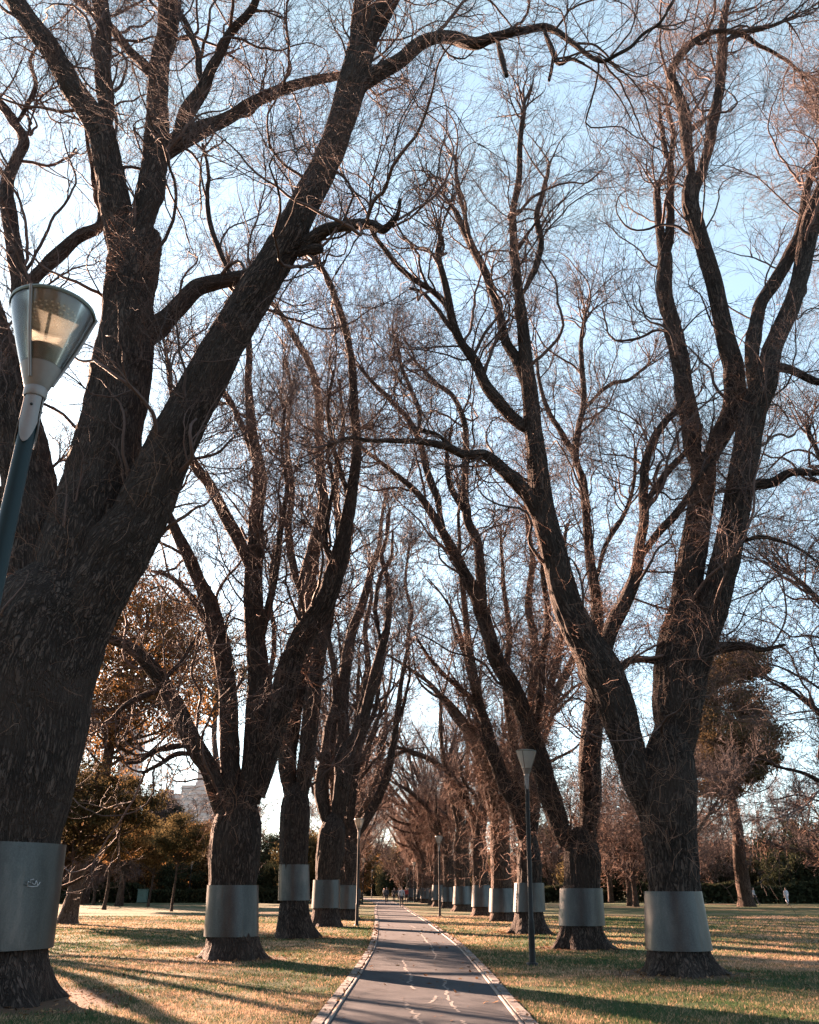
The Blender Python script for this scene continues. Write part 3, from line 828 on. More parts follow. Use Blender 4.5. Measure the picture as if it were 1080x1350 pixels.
r1, YR1 = traced_tree((899, 1288), R1_SPEC, 'big dark elm in the right foreground with a flared base and tall steel collar', 21, dens=3.2, shoots=2000,
                      nest=[(985, 490, 50), (975, 520, 50), (900, 710, 50), (915, 650, 46), (850, 745, 34), (905, 850, 60), (860, 830, 30), (795, 880, 60), (780, 850, 50), (880, 1030, 80), (885, 1080, 80), (890, 1120, 80)], collar_px=((895, 1252, 82), (887, 1175, 71)), detail=1.0, zshoot=(2.0, 14))
r2, YR2 = traced_tree((768, 1251), R2_SPEC, 'elm right of the path with two trunks rising from a wide grey collar', 22, dens=1.8, shoots=1500,
                      nest=[(766, 1110, 60), (785, 900, 40), (720, 1030, 40), (700, 960, 40), (770, 1070, 60)], collar_px=((767, 1220, 58), (766, 1171, 54)), detail=1.3, zshoot=(2.0, 13))
r3, YR3 = traced_tree((699, 1231), R3_SPEC, 'elm directly behind the right lamp post, shaggy with brown shoots', 23, dens=0.8, shoots=1800,
                      collar_px=((698, 1202, 40), (698, 1164, 37)), detail=1.8, zshoot=(2.0, 15), Lsh=(0.4, 1.6))
r0, YR0 = traced_tree((1330, 1264), R0_SPEC, 'bare tree outside the right edge whose long drooping twigs hang into view', 24, dens=2.4, shoots=0, detail=2.0, group='bare trees on the lawn',
                      crown_kw=dict(L1=(2.0, 5.0), L2=(0.8, 2.4), twig_up=-0.07))

# ------------------------------------------------------------------ path centre line and the further avenue
PC = np.array([(-30, 0.15), (0, 0.15), (12.6, 0.19), (20, 0.24), (28, 0.22), (35, 0.05), (45, -0.25), (55, -0.6), (68, -1.15), (85, -1.75), (104, -2.4), (130, -4.2), (160, -7.5), (200, -13.5)])
_pd, _ = spline(np.column_stack([PC[:, 1], PC[:, 0], np.zeros(len(PC))]), 400)


def path_x(y):
    return np.interp(y, _pd[:, 1], _pd[:, 0])


PATH_HALF = 1.24
def rowx(px, py, r=0.6):
    g = ground(px, py)
    return g[0], g[1] + r


protos = []
# [photograph foot px, py] of the right row beyond the traced trees, then on by spacing
far_right = [(664, 1215), (637, 1207.5), (611, 1201.5), (592, 1197), (580, 1193.5)]
names_r = ['elm on the right with a brightly sunlit edge to its steel collar', 'shaggy brown elm on the right between two steel-collared neighbours', 'elm with a square grey collar right of the second right-hand lamp',
           'slender elm close to the second right-hand lamp', 'far elm right of the path leaning left above the walkers']
far_left = []
for i in range(4):
    protos.append(generic_elm(40 + i, H=[20, 21, 19, 22][i], r=[0.62, 0.6, 0.56, 0.64][i], zf=[5.2, 4.6, 5.6, 4.8][i], nl=[5, 4, 5, 4][i], px=0.075, dens=0.5, shoots=[1300, 1100, 500, 420][i], zshoot=(1.9, 10), Lsh=(0.5, 1.9), spread=(6, 20), b=(80, 6, 5), detail=3, bark=BROWN_BARK))
slots = []
for (a, b), lab in zip(far_right, names_r):
    x, y = rowx(a, b)
    slots.append((x, y, lab, GA))
for k in range(5):
    y = 92 + 10.5 * k
    slots.append((path_x(y) + 4.9 + 0.3 * (k % 2), y, 'far elm of the right-hand row beyond the walkers, half hidden in brown twigs', 'far elms of the right-hand row'))
for k in range(8):
    y = 56 + 9.5 * k
    slots.append((path_x(y) - 3.7 - 0.3 * (k % 2), y, 'far elm of the left-hand row hidden behind the nearer trunks', 'far elms of the left-hand row'))
rg = np.random.default_rng(5)
slots = [slots[q] for q in (0, 1, 10, 11)] + [s_ for q, s_ in enumerate(slots) if q not in (0, 1, 10, 11)]
for i, (x, y, lab, gr) in enumerate(slots):
    p = protos[i] if i < 4 else protos[(i % 2) + (0 if x > path_x(y) else 2)]
    rz = rg.uniform(0, 6.28)
    sc = rg.uniform(0.92, 1.1)
    if i < 4:
        p.location = (x, y, 0)
        p.rotation_euler = (0, 0, rz)
        p['label'] = lab
        p['group'] = gr
    else:
        copy_tree(p, (x, y, 0), rz, sc, lab, gr)

# ------------------------------------------------------------------ bare trees beyond the lawns
bare = [generic_elm(60 + i, H=[15, 13, 17][i], r=[0.30, 0.24, 0.34][i], zf=[3.0, 2.4, 3.6][i], nl=5, px=0.12, dens=0.7, shoots=350, zshoot=(1.5, 8), Lsh=(0.6, 2.2), spread=(14, 46), b=(80, 6, 5), detail=5, with_collar=False,
                    name='bare_tree', bark=BROWN_BARK, sub=4) for i in range(3)]
spots = []
rb = np.random.default_rng(77)
for k in range(15):                                           # behind the left lawn
    Y = rb.uniform(95, 170)
    spots.append((rb.uniform(-0.50, -0.10) * Y, Y, 'L'))
for k in range(12):                                            # closing the end of the avenue
    Y = rb.uniform(150, 215)
    spots.append((path_x(min(Y, 190)) + rb.uniform(-24, 24), Y, 'E'))
for k in range(24):                                            # behind the right lawn
    Y = rb.uniform(70, 160)
    x = rb.uniform(0.10, 0.56) * Y
    if not (0.37 < x / Y < 0.45 and Y < 108):
        spots.append((x, Y, 'R'))
lab = {'L': ('bare brown tree in the far belt behind the left lawn', 'bare trees behind the left lawn'), 'E': ('bare brown tree closing the far end of the avenue', 'bare trees at the end of the avenue'),
       'R': ('bare brown tree in the far belt behind the right lawn', 'bare trees behind the right lawn')}
for i, (x, y, c) in enumerate(spots):
    l_, g_ = lab[c]
    if i < 3:
        bare[i].location = (x, y, 0)
        bare[i]['label'] = l_
        bare[i]['group'] = g_
    else:
        copy_tree(bare[i % 3], (x, y, 0), rb.uniform(0, 6.28), rb.uniform(0.75, 1.2), l_, g_)
# trees outside the left edge, towards the sun: only their long shadows reach the picture
big = generic_elm(66, H=19, r=0.55, zf=5.5, nl=4, px=0.075, dens=0.05, shoots=0, with_collar=False, detail=4, spread=(8, 26), b=(60, 4, 3), sub=2, name='bare_tree')
for k, (x, y) in enumerate([(-17.5, 21), (-23, 31), (-21, 38), (-31, 38), (-30, 49), (-43, 47), (-40, 62), (-52, 70), (-62, 60), (-20, 27), (-57, 88), (-70, 100), (-60, 97), (-78, 92), (-66, 78), (-50, 88), (-59, 104), (-67, 118), (-47, 79)]):
    if k == 0:
        big.location = (x, y, 0)
        tag(big, 'bare tree on the lawn out of view to the left', 'tree', 'bare trees out of view on the left')
    else:
        copy_tree(big, (x, y, 0), 1.9 * k, 0.9 + 0.05 * (k % 4))
# the avenue goes on behind the camera
for k in range(6):
    for sx in (-5.9, 5.6):
        y = -9 - 9.5 * k - (4 if sx > 0 else 0)
        copy_tree(protos[(k + (sx > 0)) % 4], (sx + 0.15, y, 0), 1.7 * k + sx, 1.0, 'avenue elm standing behind the camera', 'avenue elms behind the camera')
for k in range(10):
    copy_tree(bare[k % 3], (-60 + 13 * k + 3 * (k % 2), -38 - 9 * (k % 3), 0), 2.1 * k, 1.1, 'bare tree standing on the lawn behind the camera', 'bare trees behind the camera')


# ------------------------------------------------------------------ leafy trees
def leafy(name, x, y, H, r, zc, rad, mat_leaf, seed, label, group=None, nleaf=9000, size=0.2, bark=None, lean=(0, 0), clusters=60, hang=0.0, nl=5, flat=0.45):
    rng = np.random.default_rng(seed)
    root = empty(name, (x, y, 0))
    tag(root, label, 'tree' if 'tree' in name or 'pine' in name else 'shrub', group)
    z = np.linspace(-0.2, H * 0.8, 24)
    tp = np.zeros((1, 24, 3))
    wv = vnoise(np.stack([z * 0.25, np.full(24, seed * 1.3), np.zeros(24)], -1)) * 0.35
    tp[0, :, 0] = lean[0] * np.maximum(z, 0) + wv * np.clip(z / 3, 0, 1)
    tp[0, :, 1] = lean[1] * np.maximum(z, 0)
    tp[0, :, 2] = z
    tr_ = r * (1 - 0.75 * np.linspace(0, 1, 24))[None] * (1 + 0.4 * np.exp(-np.maximum(z, 0) / 0.3))[None]
    mb = MB()
    limb_tube(mb, tp[0], tr_[0], 3, seed)
    # each clump of leaves sits at the end of its own limb
    cl = []
    for i in range(clusters):
        d = nrm(rng.normal(size=3))
        q = rng.uniform(0.25, 1) ** 0.5
        cl.append([tp[0, -1, 0] * zc / max(H * 0.8, 1) + d[0] * rad[0] * q, tp[0, -1, 1] * zc / max(H * 0.8, 1) + d[1] * rad[1] * q, zc + d[2] * rad[2] * q])
    cl = np.array(cl)
    B, BR = [], []
    for c in cl:
        zs = np.clip(c[2] - rng.uniform(0.15, 0.5) * math.hypot(c[0], c[1]) - 0.6, H * 0.12, H * 0.78)
        i = int(np.clip((zs + 0.2) / (H * 0.8 + 0.2) * 23, 0, 23))
        a = tp[0, i]
        m = (a + c) / 2 + rng.normal(size=3) * 0.12 * np.linalg.norm(c - a) + np.array([0, 0, -0.05])
        p, _ = spline(np.array([a, m, c]), 10)
        B.append(p)
        BR.append(np.linspace(min(tr_[0, i] * 0.5, 0.02 + 0.022 * np.linalg.norm(c - a)), 0.018, 10))
    tubes(mb, np.array(B), np.array(BR), 5)
    mb.build('trunk', bark or BROWN_BARK, root)
    per = nleaf // clusters
    csz = rng.uniform(0.5, 1.3, clusters)
    base = np.min(rad) * 0.42
    off = rng.normal(size=(clusters, per, 3))
    off = nrm(off) * rng.uniform(0.05, 1, (clusters, per, 1)) ** 0.6
    off = off * csz[:, None, None] * base * np.array([1.15, 1.15, flat + 0.25])
    c = (cl[:, None, :] + off).reshape(-1, 3)
    c[:, 2] = np.maximum(c[:, 2], 0.1)
    n_ = len(c)
    u = rng.normal(size=(n_, 3))
    u[:, 2] = u[:, 2] * (1 - 0.3 * hang) - hang * 1.5
    u = nrm(u)
    w = nrm(np.cross(u, rng.normal(size=(n_, 3))))
    s_ = (size * rng.uniform(0.5, 1.3, n_))[:, None]
    wd = 0.38
    V = np.stack([c - u * s_ * 0.5, c + w * s_ * wd * 0.5, c + u * s_ * 0.5, c - w * s_ * wd * 0.5], 1)
    lf = MB()
    lf.add(V, np.arange(n_ * 4).reshape(-1, 4))
    lf.build('crown', mat_leaf, root, smooth=False)
    return root


def gp(px, py):
    g = ground(px, py)
    return g[0], g[1]


# left background: rusty and evergreen trees
x, y = gp(88, 1217)
leafy('eucalypt_tree', x, y, 20, 0.42, 13.2, (4.4, 4.2, 5.6), LEAF_ORANGE, 101, 'tall rust-leaved tree with a pale leaning trunk beside the big left elm', nleaf=42000, size=0.24, bark=PALE_BARK, lean=(0.13, 0.0), clusters=95, hang=0.9)
x, y = gp(38, 1219)
leafy('evergreen_tree', x, y, 9, 0.28, 5.3, (4.4, 3.0, 2.3), LEAF_OLIVE, 109, 'dense brown-green tree half hidden behind the big left elm', nleaf=30000, size=0.19, clusters=70, lean=(0.34, 0))
x, y = gp(137, 1199)
leafy('young_tree', x, y, 8.5, 0.16, 6.0, (2.9, 2.6, 2.3), LEAF_ORANGE, 102, 'young rust-coloured tree with a thin leaning trunk, right of the pale-trunked tree', 'young trees on the left lawn', nleaf=15000, size=0.24, lean=(0.05, 0))
x, y = gp(195, 1195)
leafy('young_tree', x, y, 8.0, 0.12, 5.6, (2.7, 2.5, 2.0), LEAF_ORANGE, 103, 'young rust-coloured tree with a straight thin trunk beside the green utility box', 'young trees on the left lawn', nleaf=14000, size=0.25)
x, y = gp(226, 1201)
leafy('young_tree', x, y, 8.0, 0.11, 5.4, (2.0, 2.0, 1.9), LEAF_OLIVE, 104, 'young olive tree with the thinnest trunk, in front of the small pavilion', 'young trees on the left lawn', nleaf=11000, size=0.22)
x, y = gp(158, 1193)
leafy('evergreen_tree', x, y, 12, 0.3, 9.3, (5.4, 3.2, 2.1), LEAF_DARK, 105, 'dark spreading evergreen behind the young trees of the left lawn', nleaf=20000, size=0.32, clusters=50)
x, y = gp(112, 1191)
leafy('evergreen_tree', x, y, 17, 0.4, 11.5, (5.2, 4.5, 4.5), LEAF_OLIVE, 106, 'broad olive and rust tree behind the pale leaning trunk', nleaf=24000, size=0.33, clusters=90, hang=0.5)
x, y = gp(300, 1204)
leafy('eucalypt_tree', x, y, 25, 0.38, 18.8, (5.2, 4.2, 4.2), LEAF_OLIVE, 107, 'airy eucalypt with hanging dark leaves rising behind the second elm', nleaf=12000, size=0.22, clusters=60, hang=1.0, bark=PALE_BARK, lean=(-0.16, 0))
x, y = gp(252, 1188)
leafy('evergreen_tree', x, y, 12, 0.28, 7.6, (3.6, 3.2, 3.0), LEAF_ORANGE, 108, 'rust-leaved tree close left of the second elm, behind the pavilion lamp', nleaf=18000, size=0.3, clusters=60)
for k, (px, py, H, mt, lb) in enumerate([(60, 1189, 12, LEAF_OLIVE, 'olive-leaved tree hidden behind the big left elm'), (172, 1184, 13, LEAF_ORANGE, 'rust-leaved tree in the far belt behind the green utility box'),
                                          (205, 1183, 12, LEAF_OLIVE, 'olive tree in the far belt just left of the small pavilion'), (345, 1186, 11, LEAF_DARK, 'dark evergreen between the first and second slim left elms'),
                                          (285, 1182, 12, LEAF_OLIVE, 'olive tree in the far belt behind the second elm')]):
    x, y = gp(px, py)
    leafy('evergreen_tree', x, y, H, 0.3, H * 0.60, (4.6, 4.0, H * 0.33), mt, 120 + k, lb, nleaf=11000, size=0.36, clusters=55)
# dark conifer that closes the path
x, y = gp(519, 1182.5)
leafy('evergreen_tree', x, y, 7.8, 0.3, 3.6, (3.9, 3.5, 3.3), LEAF_DARK, 130, 'dark round evergreen at the far end of the path behind the walkers', nleaf=14000, size=0.4, clusters=70, flat=0.8)
# right background: the stone pine and evergreens
x, y = gp(985, 1195)
pine = leafy('pine_tree', x, y, 29, 0.72, 18.8, (6.4, 5.4, 8.6), NEEDLE, 140, 'tall dark pine with clumped crown right of the big right elm', nleaf=130000, size=0.36, clusters=76, flat=0.25, lean=(0.0, 0), hang=-0.3)
for k, (px, py, H, mt, rx, lb) in enumerate([(1040, 1184, 9, LEAF_DARK, 5.5, 'dark low evergreen behind the two people on the right lawn'), (905, 1185, 9, LEAF_OLIVE, 4.5, 'olive evergreen behind the big right elm'),
                                              (835, 1183, 8, LEAF_DARK, 4.5, 'dark evergreen behind the lawn between the two big right elms'), (1085, 1186, 8.5, LEAF_DARK, 4.5, 'dark evergreen at the right edge of the far lawn'),
                                              (975, 1182, 14, LEAF_OLIVE, 5.5, 'broad olive evergreen far behind the pine'), (725, 1183, 9, LEAF_OLIVE, 4.5, 'olive evergreen seen between the right lamp and the twin-trunked elm')]):
    x, y = gp(px, py)
    leafy('evergreen_tree', x, y, H, 0.28, H * 0.62, (rx, 4.0, H * 0.32), mt, 150 + k, lb, nleaf=12000, size=0.36, clusters=60)
for k, (px, py, w, lb) in enumerate([(808, 1186, 0.13, 'bare young tree with a thin pole-like trunk left of the big right elm'), (963, 1184, 0.17, 'bare young tree with a thin trunk left of the pine'), (1008, 1181, 0.14, 'bare young tree with a thin trunk right of the pine, by the walking person')]):
    x, y = gp(px, py)
    t_ = generic_elm(170 + k, H=9, r=w, zf=4.2, nl=4, px=0.09, dens=0.5, shoots=160, zshoot=(2.5, 6), with_collar=False, detail=4, spread=(18, 45), b=(50, 5, 4), name='young_tree', bark=BROWN_BARK, label=lb, group='young trees on the right lawn')
    t_.location = (x, y, 0)
x, y = gp(933, 1184)
copy_tree(protos[1], (x, y, 0), 2.2, 0.9, 'far collared elm glimpsed between the big right elm and the pine', GA)

# low evergreens and shrubs that close the view all round the lawns
belt = [leafy('evergreen_shrub', 0, 0, 6.0, 0.2, 3.1, (3.6, 3.2, 2.9), [LEAF_DARK, LEAF_OLIVE, LEAF_ORANGE][i], 200 + i, '', None, nleaf=9000, size=0.45, clusters=60, flat=0.7) for i in range(3)]
rq = np.random.default_rng(88)
bs = []
for k in range(26):
    Y = rq.uniform(118, 175)
    bs.append((rq.uniform(-0.52, -0.075) * Y, Y, 0))
for k in range(24):
    Y = rq.uniform(196, 235)
    bs.append((-20 + (k - 12) * 3.6, Y, 1))
for k in range(24):
    Y = rq.uniform(114, 170)
    bs.append((rq.uniform(0.08, 0.58) * Y, Y, 2))
bl = [('low dense shrub in the far belt behind the left lawn', 'shrubs behind the left lawn'), ('low dense shrub closing the far end of the avenue', 'shrubs at the end of the avenue'), ('low dense shrub in the far belt behind the right lawn', 'shrubs behind the right lawn')]
for i, (x, y, c) in enumerate(bs):
    kind = [2, 1, 0, 2, 1][i % 5] if c == 0 else [0, 1, 0][i % 3]
    s_ = rq.uniform(0.8, 1.7)
    if i < 3:
        belt[i].location = (x, y, 0)
        belt[i]['label'], belt[i]['group'] = bl[c]
    else:
        copy_tree(belt[kind], (x, y, 0), rq.uniform(0, 6.28), (s_, s_, s_ * rq.uniform(0.8, 1.25)), *bl[c])
for k in range(22):
    s_ = rq.uniform(1.2, 2.2)
    copy_tree(belt[k % 2], (-75 + 7 * k, -62 - 5 * (k % 3), 0), rq.uniform(0, 6.28), (s_, s_, s_ * 1.2), 'low dense shrub behind the camera', 'shrubs behind the camera')


# ------------------------------------------------------------------ hedges, ground, path
def hedge(x0, x1, y, h, seed, label):
    rng = np.random.default_rng(seed)
    n_ = int(abs(x1 - x0) * 420)
    mb = MB()
    c = np.stack([rng.uniform(x0, x1, n_), y + rng.uniform(-0.9, 0.9, n_), h * rng.uniform(0, 1, n_) ** 0.7], -1)
    c[:, 2] *= 0.85 + 0.25 * vnoise(np.stack([c[:, 0] * 0.4, np.full(n_, seed), np.zeros(n_)], -1))
    c[:, 1] += 0.5 * vnoise(np.stack([c[:, 0] * 0.3, np.full(n_, seed), np.ones(n_)], -1))
    u = nrm(rng.normal(size=(n_, 3)))
    w = nrm(np.cross(u, rng.normal(size=(n_, 3))))
    s_ = rng.uniform(0.15, 0.36, n_)[:, None]
    mb.add(np.stack([c - u * s_, c + w * s_ * 0.5, c + u * s_, c - w * s_ * 0.5], 1), np.arange(n_ * 4).reshape(-1, 4))
    o = mb.build('hedge', LEAF_DARK, None, False)
    tag(o, label, 'hedge')


hedge(-75, -13, 116, 2.2, 1, 'long dark clipped hedge along the far side of the left lawn')
hedge(12, 26, 118, 2.0, 2, 'dark hedge behind the far right elms')
hedge(27, 88, 112, 2.4, 3, 'long dark hedge along the far side of the right lawn')


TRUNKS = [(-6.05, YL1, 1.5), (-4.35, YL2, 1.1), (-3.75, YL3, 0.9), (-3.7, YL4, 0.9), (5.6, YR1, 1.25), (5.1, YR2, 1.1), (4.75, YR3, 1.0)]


def turf_patches(nt, p):
    """0 for green turf, 1 for dry straw"""
    a = noise(nt, p, 0.14, 4, 0.6, 0.6)
    b = noise(nt, p, 1.1, 5, 0.65)
    return mathn(nt, 'ADD', mathn(nt, 'MULTIPLY', a, 0.62), mathn(nt, 'MULTIPLY', b, 0.38))


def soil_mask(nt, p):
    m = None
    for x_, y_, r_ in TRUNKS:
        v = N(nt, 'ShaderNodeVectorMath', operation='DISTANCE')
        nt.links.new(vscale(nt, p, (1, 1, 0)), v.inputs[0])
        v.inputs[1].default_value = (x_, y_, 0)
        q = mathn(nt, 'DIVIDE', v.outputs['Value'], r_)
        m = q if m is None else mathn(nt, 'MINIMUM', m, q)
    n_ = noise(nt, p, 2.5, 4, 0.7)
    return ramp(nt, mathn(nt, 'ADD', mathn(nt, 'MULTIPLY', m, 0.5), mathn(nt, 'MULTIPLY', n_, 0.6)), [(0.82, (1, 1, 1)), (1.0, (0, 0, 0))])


def blade_mat():
    m, nt, out = mat('grass_blade')
    g = N(nt, 'ShaderNodeNewGeometry')
    r_ = g.outputs['Random Per Island']
    f = turf_patches(nt, g.outputs['Position'])
    s = mathn(nt, 'ADD', f, mathn(nt, 'MULTIPLY', mathn(nt, 'SUBTRACT', r_, 0.5), 0.22))
    c = ramp(nt, s, [(0.39, (0.036, 0.074, 0.032)), (0.48, (0.085, 0.105, 0.050)), (0.545, (0.29, 0.20, 0.13)), (0.66, (0.47, 0.33, 0.235))])
    d = N(nt, 'ShaderNodeBsdfDiffuse')
    t = N(nt, 'ShaderNodeBsdfTranslucent')
    mx = N(nt, 'ShaderNodeMixShader')
    mx.inputs[0].default_value = 0.3
    for q in (d, t):
        nt.links.new(c, q.inputs['Color'])
    nt.links.new(d.outputs[0], mx.inputs[1])
    nt.links.new(t.outputs[0], mx.inputs[2])
    nt.links.new(mx.outputs[0], out.inputs['Surface'])
    return m


def grass_mat():
    m, nt, out = mat('lawn')
    g = N(nt, 'ShaderNodeNewGeometry')
    p = g.outputs['Position']
    mixf = turf_patches(nt, p)
    b = noise(nt, p, 1.6, 5, 0.65)
    c = noise(nt, p, 30, 4, 0.7)
    col = ramp(nt, mixf, [(0.44, (0.050, 0.082, 0.032)), (0.52, (0.095, 0.105, 0.048)), (0.60, (0.25, 0.17, 0.105)), (0.72, (0.37, 0.25, 0.165))])
    col = mixc(nt, 0.6, col, ramp(nt, c, [(0.3, (0.12, 0.12, 0.12)), (0.7, (0.52, 0.52, 0.52))]), 'MULTIPLY')
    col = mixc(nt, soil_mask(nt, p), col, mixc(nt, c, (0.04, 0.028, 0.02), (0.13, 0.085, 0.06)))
    h = mathn(nt, 'ADD', mathn(nt, 'MULTIPLY', c, 0.6), mathn(nt, 'MULTIPLY', b, 0.6))
    princ(nt, out, col, 0.95, h, 0.05, 0.9, Specular_IOR_Level=0.1)
    return m


def tarmac_mat():
    m, nt, out = mat('tarmac')
    g = N(nt, 'ShaderNodeNewGeometry')
    p = g.outputs['Position']
    a = noise(nt, p, 0.5, 5, 0.6, 0.4)
    st = noise(nt, vscale(nt, p, (2.2, 0.25, 1)), 1.0, 4, 0.6)
    f = noise(nt, p, 90, 3, 0.8)
    col = ramp(nt, mathn(nt, 'ADD', mathn(nt, 'MULTIPLY', a, 0.5), mathn(nt, 'MULTIPLY', st, 0.5)), [(0.35, (0.033, 0.038, 0.046)), (0.65, (0.058, 0.064, 0.074))])
    col = mixc(nt, 0.5, col, ramp(nt, f, [(0.35, (0.45, 0.45, 0.45)), (0.65, (1.2, 1.2, 1.2))]), 'MULTIPLY')
    princ(nt, out, col, 0.9, f, 0.006, 0.9, Specular_IOR_Level=0.08)
    return m


gx = np.concatenate([[-2500, -1000, -400, -200], np.linspace(-110, 110, 111), [200, 400, 1000, 2500]])
gy = np.concatenate([[-600, -150], np.linspace(-40, 190, 116), [260, 420, 800, 1600, 3500]])
XX, YY = np.meshgrid(gx, gy, indexing='ij')
dist = np.abs(XX - path_x(YY))
und = 0.10 * vnoise(np.stack([XX * 0.11, YY * 0.11, np.zeros_like(XX)], -1)) + 0.05 * vnoise(np.stack([XX * 0.4, YY * 0.4, np.ones_like(XX)], -1))
ZZ = np.where((YY < 190) & (YY > -40), und * np.clip((dist - 2.2) / 5, 0, 1) * np.clip((70 - YY) / 40, 0.25, 1), 0.0) - 0.02
mb = MB()
ni, nj = XX.shape
ii, jj = np.meshgrid(np.arange(ni - 1), np.arange(nj - 1), indexing='ij')
mb.add(np.stack([XX, YY, ZZ], -1), np.stack([ii * nj + jj, (ii + 1) * nj + jj, (ii + 1) * nj + jj + 1, ii * nj + jj + 1], -1).reshape(-1, 4))
tag(mb.build('lawn', grass_mat()), kind='structure')


def strip(mb, o0, o1, z0, z1, y0=-30, y1=198, step=0.5, base=None):
    """a raised strip along the path between two offsets from its centre line; base drops the two sides"""
    ys = np.arange(y0, y1, step)
    xs = path_x(ys)
    dx = np.gradient(xs, ys)
    nx, ny = 1 / np.sqrt(1 + dx ** 2), -dx / np.sqrt(1 + dx ** 2)
    rows = [(o0, base), (o0, z0), (o1, z1), (o1, base)] if base is not None else [(o0, z0), (o1, z1)]
    V = np.stack([np.stack([xs + nx * o, ys + ny * o, np.full_like(ys, z)], -1) for o, z in rows], 1)
    k = len(rows)
    i, j = np.meshgrid(np.arange(len(ys) - 1), np.arange(k - 1), indexing='ij')
    mb.add(V, np.stack([i * k + j, i * k + j + 1, (i + 1) * k + j + 1, (i + 1) * k + j], -1).reshape(-1, 4))


mb = MB()
strip(mb, -PATH_HALF, PATH_HALF, 0.0, 0.0)
path_o = tag(mb.build('path', tarmac_mat()), kind='structure')


def stone_mat(name, c0, c1):
    m, nt, out = mat(name)
    g = N(nt, 'ShaderNodeNewGeometry')
    p = g.outputs['Position']
    f = noise(nt, p, 5, 5, 0.7)
    r_ = g.outputs['Random Per Island']
    col = mixc(nt, r_, c0, c1)
    col = mixc(nt, 0.6, col, ramp(nt, f, [(0.3, (0.5, 0.5, 0.5)), (0.7, (1.1, 1.1, 1.1))]), 'MULTIPLY')
    princ(nt, out, col, 0.85, noise(nt, p, 30, 4, 0.7), 0.01, 0.8)
    return m


# bluestone edging pitchers laid one after another, with a pale concrete lip towards the tarmac
for side, nm in ((-1, 'left'), (1, 'right')):
    rng = np.random.default_rng(3 + side)
    mb = MB()
    yy = 0.0
    while yy < 150:
        ln = rng.uniform(0.28, 0.42)
        h = 0.026 + rng.uniform(-0.005, 0.005)
        x_ = path_x(yy) + side * (PATH_HALF + 0.142) + rng.uniform(-0.004, 0.004)
        sl = (path_x(yy + 0.5) - path_x(yy)) / 0.5
        a_ = -math.atan(sl) + rng.uniform(-0.012, 0.012)
        M = np.array([[math.cos(a_), math.sin(a_), 0], [-math.sin(a_), math.cos(a_), 0], [0, 0, 1]])
        k0 = mb.n
        mb.box((-0.078, 0.004, -0.06), (0.078, ln - 0.004, h), M)
        mb.v[-1][4:, :2] *= np.array([0.93, 1.0])
        mb.v[-1] += np.array([x_, yy, 0])
        mb.v[-1][4:, 2] += rng.uniform(-0.006, 0.006, 4)
        yy += ln
    o = mb.build('kerb', stone_mat('bluestone_' + nm, (0.085, 0.077, 0.076), (0.12, 0.108, 0.105)), None, False)
    tag(o, kind='structure')
    o2 = MB()
    strip(o2, side * (PATH_HALF - 0.005) if side > 0 else side * (PATH_HALF + 0.058), side * (PATH_HALF + 0.058) if side > 0 else side * (PATH_HALF - 0.005), 0.014, 0.014, 0, 150, 0.4, base=-0.05)
    o2.build('concrete_lip', stone_mat('lip_' + nm, (0.15, 0.135, 0.125), (0.18, 0.16, 0.15)), o)

# sealed cracks in the tarmac
mcr, nt, out = mat('crack_sealant')
g = N(nt, 'ShaderNodeNewGeometry')
princ(nt, out, ramp(nt, noise(nt, g.outputs['Position'], 12, 4, 0.7), [(0.35, (0.065, 0.065, 0.066)), (0.65, (0.13, 0.127, 0.124))]), 0.8)
cracks = [[(455, 255), (457, 268), (467, 276), (463, 290), (478, 306), (487, 322), (484, 336), (478, 345), (490, 358), (497, 372)],
          [(620, 330), (624, 345), (618, 358), (630, 378), (628, 396), (640, 415), (652, 440), (682, 462)],
          [(463, 424), (470, 436), (462, 442), (486, 454), (497, 468), (515, 470), (508, 486), (524, 500), (530, 520)],
          [(520, 140), (528, 152), (535, 166), (548, 182), (570, 204), (572, 220), (585, 240), (580, 254)],
          [(686, 495), (694, 510), (700, 525)], [(585, 398), (576, 412), (562, 426)], [(478, 120), (490, 124), (505, 132)]]
for c in cracks:
    P = np.array([ground(380 + a / 3, 1180 + b / 3, 0.004) for a, b in c])
    d, L_ = spline(P, max(12, len(P) * 7))
    k = len(d)
    rng = np.random.default_rng(k)
    d[:, :2] += 0.035 * vnoise(np.stack([np.arange(k) * 0.9, np.full(k, len(c)), np.zeros(k)], -1))[:, None] * np.array([1, 0.4])
    T = nrm(np.gradient(d, axis=0))
    S = np.stack([-T[:, 1], T[:, 0], np.zeros(k)], -1)
    wd = (0.022 + 0.012 * vnoise(np.stack([np.arange(k) * 0.7, np.zeros(k), np.full(k, len(c) * 2.0)], -1)))[:, None]
    wd = np.maximum(wd, 0.008)
    d[:, 2] = 0.004
    V = np.stack([d - S * wd, d + S * wd], 1)
    i = np.arange(k - 1)
    mb = MB()
    mb.add(V, np.stack([i * 2, i * 2 + 1, i * 2 + 3, i * 2 + 2], -1))
    mb.build('crack', mcr, path_o)

